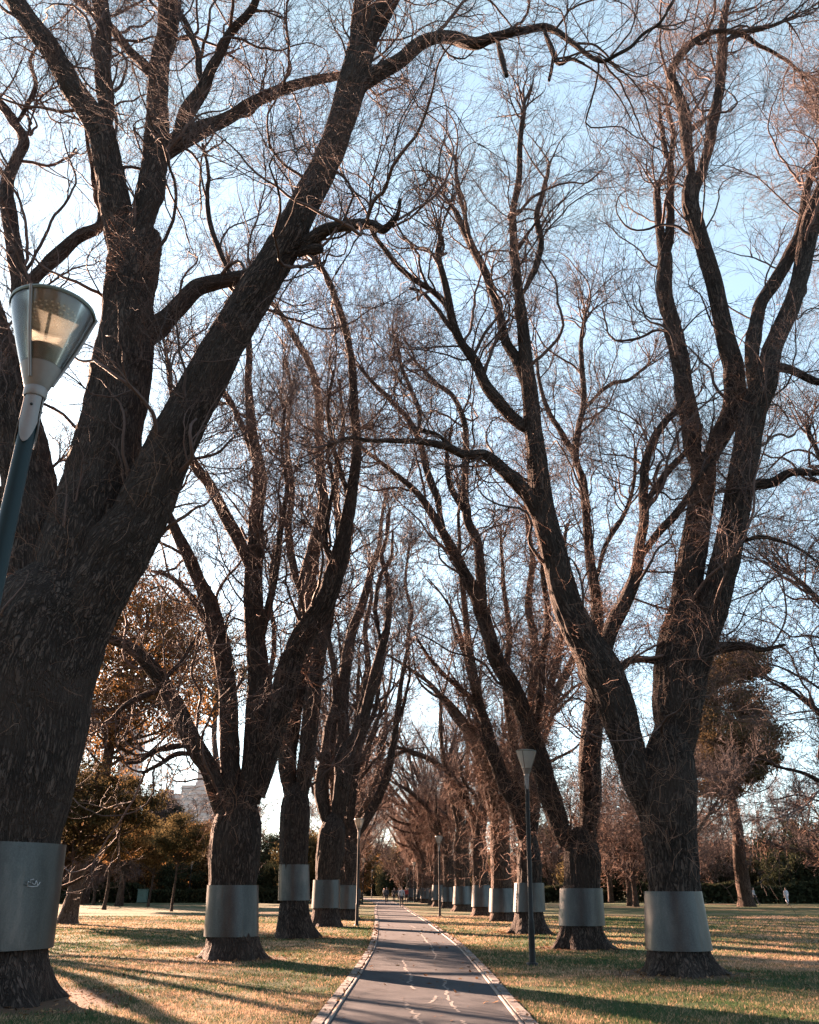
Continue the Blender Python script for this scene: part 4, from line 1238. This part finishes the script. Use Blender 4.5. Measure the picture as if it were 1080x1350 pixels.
# grass blades over the nearer lawn
rng = np.random.default_rng(31)
nb = 520000
yb = 10.5 + 50 * rng.uniform(0, 1, nb) ** 1.7
xb = rng.uniform(-0.52, 0.54, nb) * yb * 1.02
ok = np.abs(xb - path_x(yb)) > PATH_HALF + 0.27
cl_ = vnoise(np.stack([xb * 1.3, yb * 1.3, np.zeros(nb)], -1)) + 0.6 * vnoise(np.stack([xb * 4, yb * 4, np.ones(nb)], -1))
ok &= cl_ > rng.uniform(-1.2, 0.7, nb)
edge = np.abs(np.abs(xb - path_x(yb)) - PATH_HALF - 0.32) < 0.08
ok |= edge & (rng.uniform(0, 1, nb) < 0.8)
ok &= np.abs(xb - path_x(yb)) > PATH_HALF + 0.22
for x_, y_, r_ in TRUNKS:
    dd = np.hypot(xb - x_, yb - y_) / r_
    ok &= rng.uniform(0, 1, nb) < np.clip((dd - 0.75) / 0.6, 0, 1)
xb, yb = xb[ok], yb[ok]
nb = len(xb)


def ground_z(x, y):
    fi = np.clip(np.interp(x, gx, np.arange(len(gx))), 0, len(gx) - 1.001)
    fj = np.clip(np.interp(y, gy, np.arange(len(gy))), 0, len(gy) - 1.001)
    i, j = fi.astype(int), fj.astype(int)
    a, b = fi - i, fj - j
    return ZZ[i, j] * (1 - a) * (1 - b) + ZZ[i + 1, j] * a * (1 - b) + ZZ[i, j + 1] * (1 - a) * b + ZZ[i + 1, j + 1] * a * b


zb = ground_z(xb, yb) - 0.005
az = rng.uniform(0, 6.28, nb)
hb = rng.uniform(0.018, 0.055, nb) * (1 + 0.2 * np.minimum(yb / 25, 1.5))
wb = rng.uniform(0.004, 0.009, nb) * (yb / 12)
c = np.stack([xb, yb, zb], -1)
s = np.stack([np.cos(az), np.sin(az), np.zeros(nb)], -1) * wb[:, None]
ln = rng.normal(0, 0.5, (nb, 2)) * hb[:, None]
tip = c + np.stack([ln[:, 0], ln[:, 1], hb], -1)
mb = MB()
mb.add(np.stack([c - s, c + s, tip], 1), tris=np.arange(nb * 3).reshape(-1, 3))
GRASS = blade_mat()
tag(mb.build('grass', GRASS, None, False), 'short mixed green and straw-coloured grass on both lawns', 'grass', kind='stuff')

# leaf litter and bark scraps round the trunks and along the kerbs
rng = np.random.default_rng(41)
pts = []
for (bx, by, rr) in [(-6.0, YL1, 2.4), (-4.4, YL2, 1.8), (-3.8, YL3, 1.5), (5.55, YR1, 2.0), (5.1, YR2, 1.7), (4.75, YR3, 1.6)]:
    n_ = 420
    a = rng.uniform(0, 6.28, n_)
    d = 0.6 + np.abs(rng.normal(0, rr * 0.45, n_))
    pts.append(np.stack([bx + d * np.cos(a), by + d * np.sin(a)], -1))
for sd in (-1, 1):
    y_ = rng.uniform(11, 45, 220)
    pts.append(np.stack([path_x(y_) + sd * (PATH_HALF + np.abs(rng.normal(0.05, 0.2, 220))), y_], -1))
y_ = rng.uniform(11, 45, 1500)
pts.append(np.stack([rng.uniform(-0.5, 0.52, 1500) * y_, y_], -1))
pts = np.concatenate(pts)
n_ = len(pts)
c = np.column_stack([pts, np.maximum(ground_z(pts[:, 0], pts[:, 1]), np.where(np.abs(pts[:, 0] - path_x(pts[:, 1])) < PATH_HALF + 0.35, 0.03, -1)) + 0.02])
c[:, 2] = np.where(np.abs(pts[:, 0] - path_x(pts[:, 1])) < PATH_HALF, 0.012, c[:, 2])
u = nrm(np.column_stack([rng.normal(size=(n_, 2)), rng.normal(0, 0.25, n_)]))
w = nrm(np.cross(u, np.column_stack([rng.normal(0, 0.3, (n_, 2)), np.ones(n_)])))
s_ = (rng.uniform(0.02, 0.055, n_) * (0.7 + pts[:, 1] / 40))[:, None]
mb = MB()
mb.add(np.stack([c - u * s_, c + w * s_ * 0.5, c + u * s_, c - w * s_ * 0.5], 1), np.arange(n_ * 4).reshape(-1, 4))
LITTER = leaf_mat('leaf_litter', [(0, (0.05, 0.03, 0.02)), (0.6, (0.16, 0.09, 0.05)), (1, (0.30, 0.19, 0.11))], 0.15)
tag(mb.build('fallen_leaves', LITTER, None, False), 'brown leaf litter scattered round the trunks and along the kerbs', 'leaf litter', kind='stuff')

# ------------------------------------------------------------------ street lamps
POST = plain('post_paint', (0.004, 0.017, 0.021), 0.5, 0.0, 0.15, 12, spec=0.22)
POST_DARK = plain('dark_post_paint', (0.012, 0.013, 0.014), 0.5, 0.0, 0.15, 12, spec=0.22)
ALU = plain('cast_aluminium', (0.20, 0.185, 0.175), 0.5, 0.4, 0.2, 14)


def diffuser_mat(name, c0, c1, clear):
    m, nt, out = mat(name)
    tc = N(nt, 'ShaderNodeTexCoord')
    f = noise(nt, tc.outputs['Object'], 5, 4, 0.6)
    c = ramp(nt, f, [(0.3, c0), (0.7, c1)])
    t = N(nt, 'ShaderNodeBsdfTranslucent')
    d = N(nt, 'ShaderNodeBsdfDiffuse')
    tr = N(nt, 'ShaderNodeBsdfTransparent')
    gl = N(nt, 'ShaderNodeBsdfGlossy')
    gl.inputs['Roughness'].default_value = 0.14
    tr.inputs['Color'].default_value = (0.86, 0.87, 0.84, 1)
    nt.links.new(c, t.inputs['Color'])
    nt.links.new(c, d.inputs['Color'])
    fr = N(nt, 'ShaderNodeFresnel')
    fr.inputs['IOR'].default_value = 1.5
    mx = [N(nt, 'ShaderNodeMixShader') for _ in range(3)]
    mx[0].inputs[0].default_value = 0.30
    nt.links.new(t.outputs[0], mx[0].inputs[1])
    nt.links.new(d.outputs[0], mx[0].inputs[2])
    mx[1].inputs[0].default_value = clear
    nt.links.new(mx[0].outputs[0], mx[1].inputs[1])
    nt.links.new(tr.outputs[0], mx[1].inputs[2])
    nt.links.new(fr.outputs[0], mx[2].inputs[0])
    nt.links.new(mx[1].outputs[0], mx[2].inputs[1])
    nt.links.new(gl.outputs[0], mx[2].inputs[2])
    nt.links.new(mx[2].outputs[0], out.inputs['Surface'])
    return m


DIFF = diffuser_mat('lamp_diffuser', (0.20, 0.205, 0.20), (0.46, 0.455, 0.44), 0.76)
DIFF_SUNLIT = diffuser_mat('sunlit_lamp_diffuser', (0.72, 0.71, 0.68), (0.86, 0.85, 0.82), 0.12)  # near lamp's diffuser whitened: sunlit look of far heads put into the colour
LID = plain('lamp_lid', (0.12, 0.145, 0.125), 0.4, 0.2, 0.25, 8)
DOT = plain('lid_perforation', (0.62, 0.62, 0.56), 0.5, 0.0, 0.05, 5)
BULB = plain('lamp_reflector', (0.26, 0.25, 0.24), 0.35, 0.5, 0.55, 16)


def street_lamp(x, y, label, group, post=POST, near=False):
    root = empty('street_lamp', (x, y, 0))
    tag(root, label, 'street lamp', group)
    k = 40 if near else 18
    mb = MB()
    mb.lathe([(0.135, -0.2), (0.135, 0.035), (0.128, 0.045), (0.085, 0.05), (0.077, 0.09), (0.075, 0.9), (0.072, 0.93), (0.058, 0.96), (0.055, 2.4), (0.048, 3.95), (0.046, 4.02), (0.0, 4.02)], k)
    p = mb.build('post', post, root, sharp=True)
    mb = MB()
    mb.box((-0.045, -0.082, 0.35), (0.045, -0.074, 0.75))
    mb.build('hatch', post, p, False)
    mb = MB()                                      # split sleeve clasping the post, three fins pointing down
    for a in range(3):
        a0 = a * 2 * math.pi / 3 + 0.5
        aa = a0 + np.linspace(-0.95, 0.95, 13)
        top, mid = 4.20, 4.03
        low = 3.86 + 0.14 * (np.linspace(-1, 1, 13)) ** 2
        rows = []
        for r_, z in ((0.056, np.full(13, top)), (0.058, np.full(13, mid)), (0.062, low), (0.056, low), (0.052, np.full(13, mid))):
            rows.append(np.stack([r_ * np.cos(aa), r_ * np.sin(aa), z], -1))
        V = np.array(rows)
        i, j = np.meshgrid(np.arange(4), np.arange(12), indexing='ij')
        mb.add(V, np.stack([i * 13 + j, i * 13 + j + 1, (i + 1) * 13 + j + 1, (i + 1) * 13 + j], -1).reshape(-1, 4))
    mb.lathe([(0.062, 4.17), (0.066, 4.18), (0.068, 4.22), (0.062, 4.235), (0.0, 4.235)], k)
    sl = mb.build('sleeve', ALU, root, sharp=True)
    mb = MB()
    for a in range(3):
        a0 = a * 2 * math.pi / 3 + 0.5
        mb.lathe([(0.0, 0.006), (0.007, 0.006), (0.008, 0.0), (0.008, -0.01)], 8)
        v = mb.v[-1]
        d, e = np.array([math.cos(a0), math.sin(a0), 0]), np.array([-math.sin(a0), math.cos(a0), 0])
        mb.v[-1] = np.array([0.059 * d[0], 0.059 * d[1], 4.1]) + v[:, :1] * e + v[:, 1:2] * np.array([0, 0, 1.0]) + v[:, 2:3] * d
    mb.build('bolt', POST_DARK, sl)
    head = MB()
    head.lathe([(0.060, 4.225), (0.075, 4.25), (0.118, 4.375), (0.112, 4.372), (0.07, 4.255), (0.0, 4.25)], k)
    head.build('cup', ALU, root, sharp=True)
    df = MB()
    df.lathe([(0.117, 4.37), (0.17, 4.52), (0.222, 4.68), (0.250, 4.775), (0.2505, 4.785), (0.245, 4.785), (0.216, 4.675), (0.165, 4.52), (0.112, 4.372)], max(k, 24))
    df.build('diffuser', DIFF if near else DIFF_SUNLIT, root, sharp=True)
    ld = MB()
    ld.lathe([(0.0, 4.835), (0.12, 4.828), (0.22, 4.808), (0.256, 4.795), (0.260, 4.783), (0.255, 4.772), (0.250, 4.780), (0.18, 4.775), (0.0, 4.760)], max(k, 24))
    lid = ld.build('lid', LID, root, sharp=True)
    if near:
        dt = MB()
        for ring in range(1, 5):
            rr = 0.035 * ring
            for j in range(6 * ring):
                a = j * 2 * math.pi / (6 * ring) + ring * 0.2
                dt.lathe([(0.0085, 4.7555), (0.0085, 4.7525), (0.0, 4.7515)], 8, (rr * math.cos(a), rr * math.sin(a), 0.004 * ring * ring / 16 * 2))
        dt.build('perforation', DOT, lid)
    arms = 3
    for a in range(arms):
        a0 = a * 2 * math.pi / 3 - 2.05
        mb = MB()
        P = np.array([[[r_ * math.cos(a0), r_ * math.sin(a0), z] for r_, z in ((0.085, 4.27), (0.13, 4.39), (0.19, 4.55), (0.235, 4.70), (0.262, 4.79))]])
        tubes(mb, P, np.full((1, 5), 0.010), 6, bark=False)
        mb.build('strut', ALU, root)
    mb = MB()
    mb.lathe([(0.0, 4.30), (0.100, 4.365), (0.118, 4.42), (0.135, 4.48), (0.130, 4.483), (0.09, 4.40), (0.0, 4.36)], 24)
    mb.build('reflector', BULB, root, sharp=True)
    return root


GL_ = 'lamps along the path'
n0 = ray(75, 388)
t0 = (4.78 - 1.6) / n0[2] * 1.042
near_lamp = street_lamp(*(EYE + n0 * t0)[:2], 'large close-up lamp with a conical glass head and teal post at the left edge', GL_, POST, True)
near_lamp.rotation_euler = (0, 0, 0.35)
near_lamp.scale = (0.95, 0.95, 1)
g = ground(702, 1272)
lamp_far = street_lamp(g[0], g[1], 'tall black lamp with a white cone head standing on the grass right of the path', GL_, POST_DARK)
lamp_far.rotation_euler = (0, math.radians(1.5), 0)
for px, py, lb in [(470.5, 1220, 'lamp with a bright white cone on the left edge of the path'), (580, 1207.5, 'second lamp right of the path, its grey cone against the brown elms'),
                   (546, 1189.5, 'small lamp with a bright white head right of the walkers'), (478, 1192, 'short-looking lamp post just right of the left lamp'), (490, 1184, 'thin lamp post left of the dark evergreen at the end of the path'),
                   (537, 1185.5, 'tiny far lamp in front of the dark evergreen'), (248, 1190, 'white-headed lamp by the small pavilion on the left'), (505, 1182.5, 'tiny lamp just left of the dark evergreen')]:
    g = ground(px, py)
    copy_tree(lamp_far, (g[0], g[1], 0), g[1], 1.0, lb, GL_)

# ------------------------------------------------------------------ scribble on the near collar
sc_mat = plain('paint_scribble', (0.30, 0.31, 0.32), 0.6, 0, 0.1, 20)
col_o = [c for c in SC.objects if c.parent == l1 and c.name.startswith('metal_collar')][0]
cv = np.array([v.co[:] for v in col_o.data.vertices])
cv = cv[len(cv) // 2:]
strokes = [[(24, 1164), (27, 1159), (31, 1160), (30, 1165), (26, 1167), (33, 1163), (35, 1159)], [(33, 1160), (36, 1167), (38, 1161), (41, 1166), (40, 1160), (45, 1159)], [(42, 1164), (46, 1166), (48, 1161), (50, 1167), (53, 1163)],
           [(36, 1168), (42, 1169), (50, 1168)], [(28, 1168), (32, 1170)]]
mb = MB()
for st in strokes:
    P = []
    for (px, py) in st:
        d = ray(px, py)
        d = d / np.linalg.norm(d)
        rel = cv - EYE
        al = rel @ d
        off = np.linalg.norm(rel - al[:, None] * d, axis=1)
        near_i = np.argsort(off)[:12]
        near_i = near_i[np.argsort(al[near_i])[:4]]
        P.append(EYE + d * (al[near_i].mean() - 0.012))
    d, _ = spline(np.array(P), 24)
    tubes(mb, d[None], np.full((1, 24), 0.007), 5, bark=False)
mb.build('scribble', sc_mat, col_o)

# ------------------------------------------------------------------ pavilion, utility box, city towers
WALLC = plain('rendered_wall', (0.33, 0.27, 0.23), 0.85)
ROOFC = plain('pale_metal_roof', (0.34, 0.40, 0.45), 0.4, 0.3)
DARKC = plain('dark_opening', (0.03, 0.03, 0.035), 0.3)
BOXC = plain('green_box_paint', (0.075, 0.14, 0.125), 0.5)
TOWC = plain('haze_tinted_concrete', (0.56, 0.40, 0.35), 0.9, 0, 0.12, 0.05)  # no haze in the scene: its pale pink is mixed into this colour
GLASSC = plain('haze_tinted_glass', (0.40, 0.31, 0.29), 0.25, 0.2, 0.2, 0.1)  # kept close to the wall tone to imitate hazed contrast
g = ground(247, 1187.5)
pv = empty('pavilion', (g[0], g[1] + 2, 0))
tag(pv, 'small pavilion with a pale blue-grey hipped roof behind the left lawn', 'pavilion')
mb = MB()
mb.box((-2.2, -1.5, -0.2), (2.2, 1.5, 2.5))
wl = mb.build('wall', WALLC, pv, False)
mb = MB()
mb.box((-0.5, -1.56, 0.0), (0.4, -1.50, 2.05))
mb.build('door', DARKC, pv, False)
for xx in (-1.5, 1.4):
    mb = MB()
    mb.box((xx - 0.4, -1.55, 1.0), (xx + 0.4, -1.50, 1.9))
    fr = mb.build('window', DARKC, pv, False)
    mb = MB()
    mb.box((xx - 0.45, -1.60, 0.93), (xx + 0.45, -1.50, 0.997))
    mb.build('sill', WALLC, fr, False)
mb = MB()
mb.add([[-2.7, -2.0, 2.45], [2.7, -2.0, 2.45], [2.7, 2.0, 2.45], [-2.7, 2.0, 2.45], [-2.7, -2.0, 2.6], [2.7, -2.0, 2.6], [2.7, 2.0, 2.6], [-2.7, 2.0, 2.6], [-1.3, 0, 4.0], [1.3, 0, 4.0]],
       [[0, 3, 2, 1], [0, 1, 5, 4], [1, 2, 6, 5], [2, 3, 7, 6], [3, 0, 4, 7], [4, 5, 9, 8], [6, 7, 8, 9]], [[5, 6, 9], [7, 4, 8]])
mb.build('roof', ROOFC, pv, False)
g = ground(187, 1190.5)
ub = empty('utility_box', (g[0], g[1], 0))
tag(ub, 'square teal-green utility box on the grass among the young left trees', 'utility box')
mb = MB()
mb.box((-0.55, -0.35, 0.08), (0.55, 0.35, 1.50))
mb.build('cabinet', BOXC, ub, False)
mb = MB()
mb.box((-0.60, -0.40, 1.503), (0.60, 0.40, 1.57))
mb.build('lid', BOXC, ub, False)
for s0, s1 in ((-0.52, -0.01), (0.01, 0.52)):
    mb = MB()
    mb.box((s0, -0.375, 0.16), (s1, -0.352, 1.44))
    dr = mb.build('door', BOXC, ub, False)
    mb = MB()
    mb.box((s1 - 0.10 if s0 < 0 else s0 + 0.06, -0.40, 0.75), (s1 - 0.06 if s0 < 0 else s0 + 0.10, -0.377, 0.92))
    mb.build('handle', DARKC, dr, False)


def tower(px0, px1, py, Y, label, steps=()):
    a, m = at(px0, py, Y)
    b, _ = at(px1, py, Y)
    w = b[0] - a[0]
    x0, h = a[0], a[2]
    root = empty('tower_block', (x0 + w / 2, Y, 0))
    tag(root, label, 'tower')
    d = max(w * 0.9, 14)
    mb = MB()
    mb.box((-w / 2, 0, -1), (w / 2, d, h))
    tops = [(-w / 2, w / 2, 0, h)]
    for (f0, f1, dh) in steps:
        mb.box((-w / 2 + w * f0, d * 0.2, h + 0.01), (-w / 2 + w * f1, d * 0.8, h + dh))
    mb.build('wall', TOWC, root, False)
    mb = MB()
    for z in np.arange(4, h - 3, 3.4):                     # one band of glass to each floor, front and flank
        mb.box((-w / 2 + 1.0, -0.12, z), (w / 2 - 1.0, -0.02, z + 1.8))
        mb.box((w / 2 + 0.02, 1.0, z), (w / 2 + 0.12, d - 1.0, z + 1.8))
    mb.build('window_band', GLASSC, root, False)
    mb = MB()
    mb.box((-w * 0.2, d * 0.3, h + 0.02), (w * 0.05, d * 0.6, h + 3.0))
    mb.build('plant_room', TOWC, root, False)


tower(240, 289, 1035, 620, 'broad stepped tower block tinted as if in haze left of the second elm', steps=((0.35, 0.98, 14), ))
tower(206, 240, 1046, 640, 'lower haze-tinted block beside the stepped tower on the left skyline', steps=((0.1, 0.4, 3),))
tower(164, 189, 950, 700, 'tall slim tower tinted as if in haze behind the bent elm limb', steps=((0.1, 0.7, 6),))


# ------------------------------------------------------------------ people
SKIN = plain('skin', (0.42, 0.26, 0.20), 0.6, 0, 0.05)
HAIRS = [plain('dark_hair', (0.03, 0.022, 0.018), 0.6), plain('brown_hair', (0.09, 0.055, 0.035), 0.6)]


def cloth(name, c):
    return plain(name, c, 0.9, 0, 0.12, 30)


def skin_obj(name, chains, material, parent, root_i=0, sub=1):
    """chains of (x, y, z, radius) joined where a chain starts with an int (index of an earlier vertex)"""
    V, R, E = [], [], []
    for ch in chains:
        prev = None
        for q in ch:
            if isinstance(q, int):
                prev = q
                continue
            V.append(q[:3])
            R.append(q[3] if len(q) == 4 else q[3:5])
            if prev is not None:
                E.append((prev, len(V) - 1))
            prev = len(V) - 1
    me = bpy.data.meshes.new(name)
    me.from_pydata(V, E, [])
    me.materials.append(material)
    o = bpy.data.objects.new(name, me)
    COL.objects.link(o)
    o.parent = parent
    md = o.modifiers.new('skin', 'SKIN')
    md.use_smooth_shade = True
    sv = me.skin_vertices[0].data
    for i, r_ in enumerate(R):
        sv[i].radius = (r_, r_) if not isinstance(r_, (tuple, list)) else tuple(r_)
        sv[i].use_root = i == root_i
    ss = o.modifiers.new('subdivision', 'SUBSURF')
    ss.levels = ss.render_levels = sub
    return o


def person(x, y, rz, h, stride, top_c, leg_c, label, hair=0, arm=0.25, long_coat=False, group=None):
    root = empty('person', (x, y, 0), rz)
    tag(root, label, 'person', group)
    k = h / 1.75
    s = stride

    def sc(c):
        return [q if isinstance(q, int) else tuple(v * k for v in q) for q in c]

    legs = {}
    for sd, st in ((-1, s), (1, -s)):
        hip = (0.09 * sd, 0, 0.90)
        knee = (0.095 * sd, -0.26 * st + (-0.04), 0.50)
        ank = (0.10 * sd, -0.52 * st + (0.10 if st < 0 else 0.02), 0.09 + (0.05 if st < 0 else 0))
        legs[sd] = (hip, knee, ank, (0.11 * sd, ank[1] - 0.14, max(0.03, ank[2] - 0.055)))
    arms = {}
    for sd, st in ((-1, -s), (1, s)):
        sh = (0.185 * sd, 0, 1.42)
        el = (0.235 * sd, -0.13 * st + 0.03, 1.14)
        wr = (0.24 * sd, -0.32 * st - arm * 0.25, 0.92)
        arms[sd] = (sh, el, wr)
    body = [[(0, 0, 0.95, 0.135, 0.10), (0, 0.0, 1.10, 0.125, 0.095), (0, 0.01, 1.28, 0.15, 0.105), (0, 0, 1.43, 0.10, 0.08), (0, 0, 1.50, 0.055), (0, -0.01, 1.58, 0.072, 0.085), (0, -0.015, 1.66, 0.082, 0.098), (0, -0.01, 1.73, 0.05, 0.06)]]
    nv = 8
    for sd in (-1, 1):
        hip, knee, ank, toe = legs[sd]
        body.append([0, (*hip, 0.085), (*knee, 0.055), (*ank, 0.038), (*toe, 0.032)])
        nv += 4
        sh, el, wr = arms[sd]
        pal = (wr[0], wr[1] - 0.02, wr[2] - 0.07)
        body.append([3, (*sh, 0.055), (*el, 0.04), (*wr, 0.026), (*pal, 0.036, 0.018)])
        pi = nv + 3
        nv += 4
        for fi, (fx, fl) in enumerate(((-0.027, 0.062), (-0.009, 0.072), (0.009, 0.068), (0.026, 0.052))):
            body.append([pi, (pal[0] + 0.3 * fx, pal[1] + fx, pal[2] - 0.045, 0.009), (pal[0] - 0.012 * sd, pal[1] + fx * 1.1, pal[2] - 0.045 - fl, 0.007)])
            nv += 2
        body.append([pi, (pal[0] - 0.01 * sd, pal[1] - 0.045, pal[2] - 0.005, 0.010), (pal[0] - 0.014 * sd, pal[1] - 0.06, pal[2] - 0.045, 0.008)])
        nv += 2
    body.append([6, (0, -0.095 - 0.015, 1.645, 0.014)])            # nose
    nv += 1
    for sd in (-1, 1):
        body.append([6, (0.085 * sd, 0.0, 1.645, 0.018, 0.012)])   # ears
        nv += 1
    body = [sc(c) for c in body]
    skin_obj('body', body, SKIN, root)
    tc = [[(0, 0, 0.88, 0.165, 0.125), (0, 0, 1.10, 0.15, 0.115), (0, 0.01, 1.28, 0.172, 0.125), (0, 0, 1.42, 0.12, 0.10), (0, 0, 1.475, 0.07)]]
    for sd in (-1, 1):
        sh, el, wr = arms[sd]
        tc.append([3, (*sh, 0.075), (*el, 0.058), (wr[0], wr[1], wr[2] + 0.02, 0.042)])
    if long_coat:
        tc.append([0, (0, 0.0, 0.62, 0.18, 0.16), (0, 0.02, 0.32, 0.20, 0.18)])
    skin_obj('jacket', [sc(c) for c in tc], top_c, root)
    lc = [[(0, 0, 0.95, 0.15, 0.115)]]
    for sd in (-1, 1):
        hip, knee, ank, toe = legs[sd]
        lc.append([0, (*hip, 0.105), (*knee, 0.072), (ank[0], ank[1], ank[2] + 0.03, 0.055)])
    skin_obj('trousers', [sc(c) for c in lc], leg_c, root)
    for sd in (-1, 1):
        hip, knee, ank, toe = legs[sd]
        skin_obj('shoe', [sc([(ank[0], ank[1] + 0.04, max(0.045, ank[2] - 0.03), 0.045), (ank[0], ank[1] - 0.05, max(0.045, ank[2] - 0.045), 0.045, 0.04), (toe[0], toe[1], max(0.04, toe[2]), 0.038, 0.032)])], HAIRS[0], root)
    skin_obj('hair', [sc([(0, 0.035, 1.60, 0.062, 0.05), (0, 0.03, 1.68, 0.088, 0.085), (0, 0.0, 1.735, 0.07, 0.085)])], HAIRS[hair], root)
    return root


PT = math.pi
for (px, py, rz, h, st, tcol, lcol, lb, hr, lcoat) in [
        (509.5, 1191.2, 0.1, 1.78, 0.45, (0.06, 0.065, 0.075), (0.025, 0.028, 0.035), 'walker in dark grey jacket at the left edge of the path', 0, False),
        (519.6, 1190.2, 0.0, 1.72, -0.4, (0.035, 0.035, 0.04), (0.03, 0.03, 0.035), 'walker dressed in black in the middle of the path', 1, False),
        (529.6, 1197.2, PT, 1.78, 0.3, (0.28, 0.29, 0.31), (0.02, 0.02, 0.024), 'nearest walker in pale grey top and black trousers on the path', 0, False),
        (535.6, 1191.2, PT - 0.1, 1.76, 0.35, (0.25, 0.035, 0.03), (0.06, 0.03, 0.03), 'walker in a dark red jacket at the right edge of the path', 1, False),
        (525.8, 1188.0, 0.0, 1.70, 0.4, (0.10, 0.11, 0.13), (0.04, 0.04, 0.05), 'small walker in blue-grey behind the pale grey one', 0, False),
        (506.5, 1184.5, 0.0, 1.70, 0.4, (0.55, 0.55, 0.55), (0.05, 0.05, 0.06), 'far walker in a white top at the left side of the path', 1, False),
        (996, 1193.0, PT / 2, 1.75, 0.75, (0.32, 0.33, 0.36), (0.03, 0.03, 0.035), 'striding person in grey top and dark trousers on the right lawn', 0, False),
        (1039, 1194.0, PT + 0.3, 1.72, 0.15, (0.42, 0.44, 0.50), (0.40, 0.42, 0.48), 'person in long pale blue-white clothes standing on the right lawn', 1, True)]:
    g = ground(px, py)
    person(g[0], g[1], rz, h, st, cloth('jacket_cloth', tcol), cloth('trouser_cloth', lcol), lb, hr, long_coat=lcoat)

# ------------------------------------------------------------------ light
SUN_AZ, SUN_EL = math.radians(-40), math.radians(18)
sd = Vector((math.sin(SUN_AZ) * math.cos(SUN_EL), math.cos(SUN_AZ) * math.cos(SUN_EL), math.sin(SUN_EL)))
sl = bpy.data.lights.new('sun', 'SUN')
sl.energy = 5.0
sl.angle = math.radians(0.45)
sl.color = (1.0, 0.61, 0.42)
so = bpy.data.objects.new('sun', sl)
COL.objects.link(so)
so.rotation_euler = sd.to_track_quat('Z', 'Y').to_euler()

w = bpy.data.worlds.new('World')
SC.world = w
w.use_nodes = True
nt = w.node_tree
nt.nodes.clear()
out = nt.nodes.new('ShaderNodeOutputWorld')
bg = nt.nodes.new('ShaderNodeBackground')
sky = nt.nodes.new('ShaderNodeTexSky')
sky.sky_type = 'NISHITA'
sky.sun_disc = False
sky.sun_elevation = SUN_EL
sky.sun_rotation = SUN_AZ
sky.altitude = 50
sky.air_density = 1.0
sky.dust_density = 1.0
sky.ozone_density = 1.5
tc = nt.nodes.new('ShaderNodeTexCoord')
cl1 = noise(nt, vscale(nt, tc.outputs['Generated'], (1, 1, 2.2)), 2.6, 7, 0.62, 0.5)
cf = ramp(nt, cl1, [(0.36, (0.55, 0.55, 0.55)), (0.70, (0.9, 0.9, 0.9))])
bw = nt.nodes.new('ShaderNodeRGBToBW')
nt.links.new(sky.outputs[0], bw.inputs[0])
veil = mathn(nt, 'MULTIPLY', mathn(nt, 'POWER', bw.outputs[0], 0.45), 1.22)          # thin high cloud evens the sky out
grey = mixc(nt, 1.0, veil, (0.78, 1.04, 1.18), 'MULTIPLY')
col = mixc(nt, cf, sky.outputs[0], grey)
nt.links.new(col, bg.inputs['Color'])
bg.inputs['Strength'].default_value = 0.05
nt.links.new(bg.outputs[0], out.inputs['Surface'])

SC.view_settings.view_transform = 'Standard'
SC.view_settings.look = 'None'
SC.view_settings.exposure = 3.62
SC.view_settings.gamma = 1.0
SC.render.film_transparent = False
SC.cycles.max_bounces = 6
SC.cycles.transparent_max_bounces = 12
SC.cycles.use_denoising = True
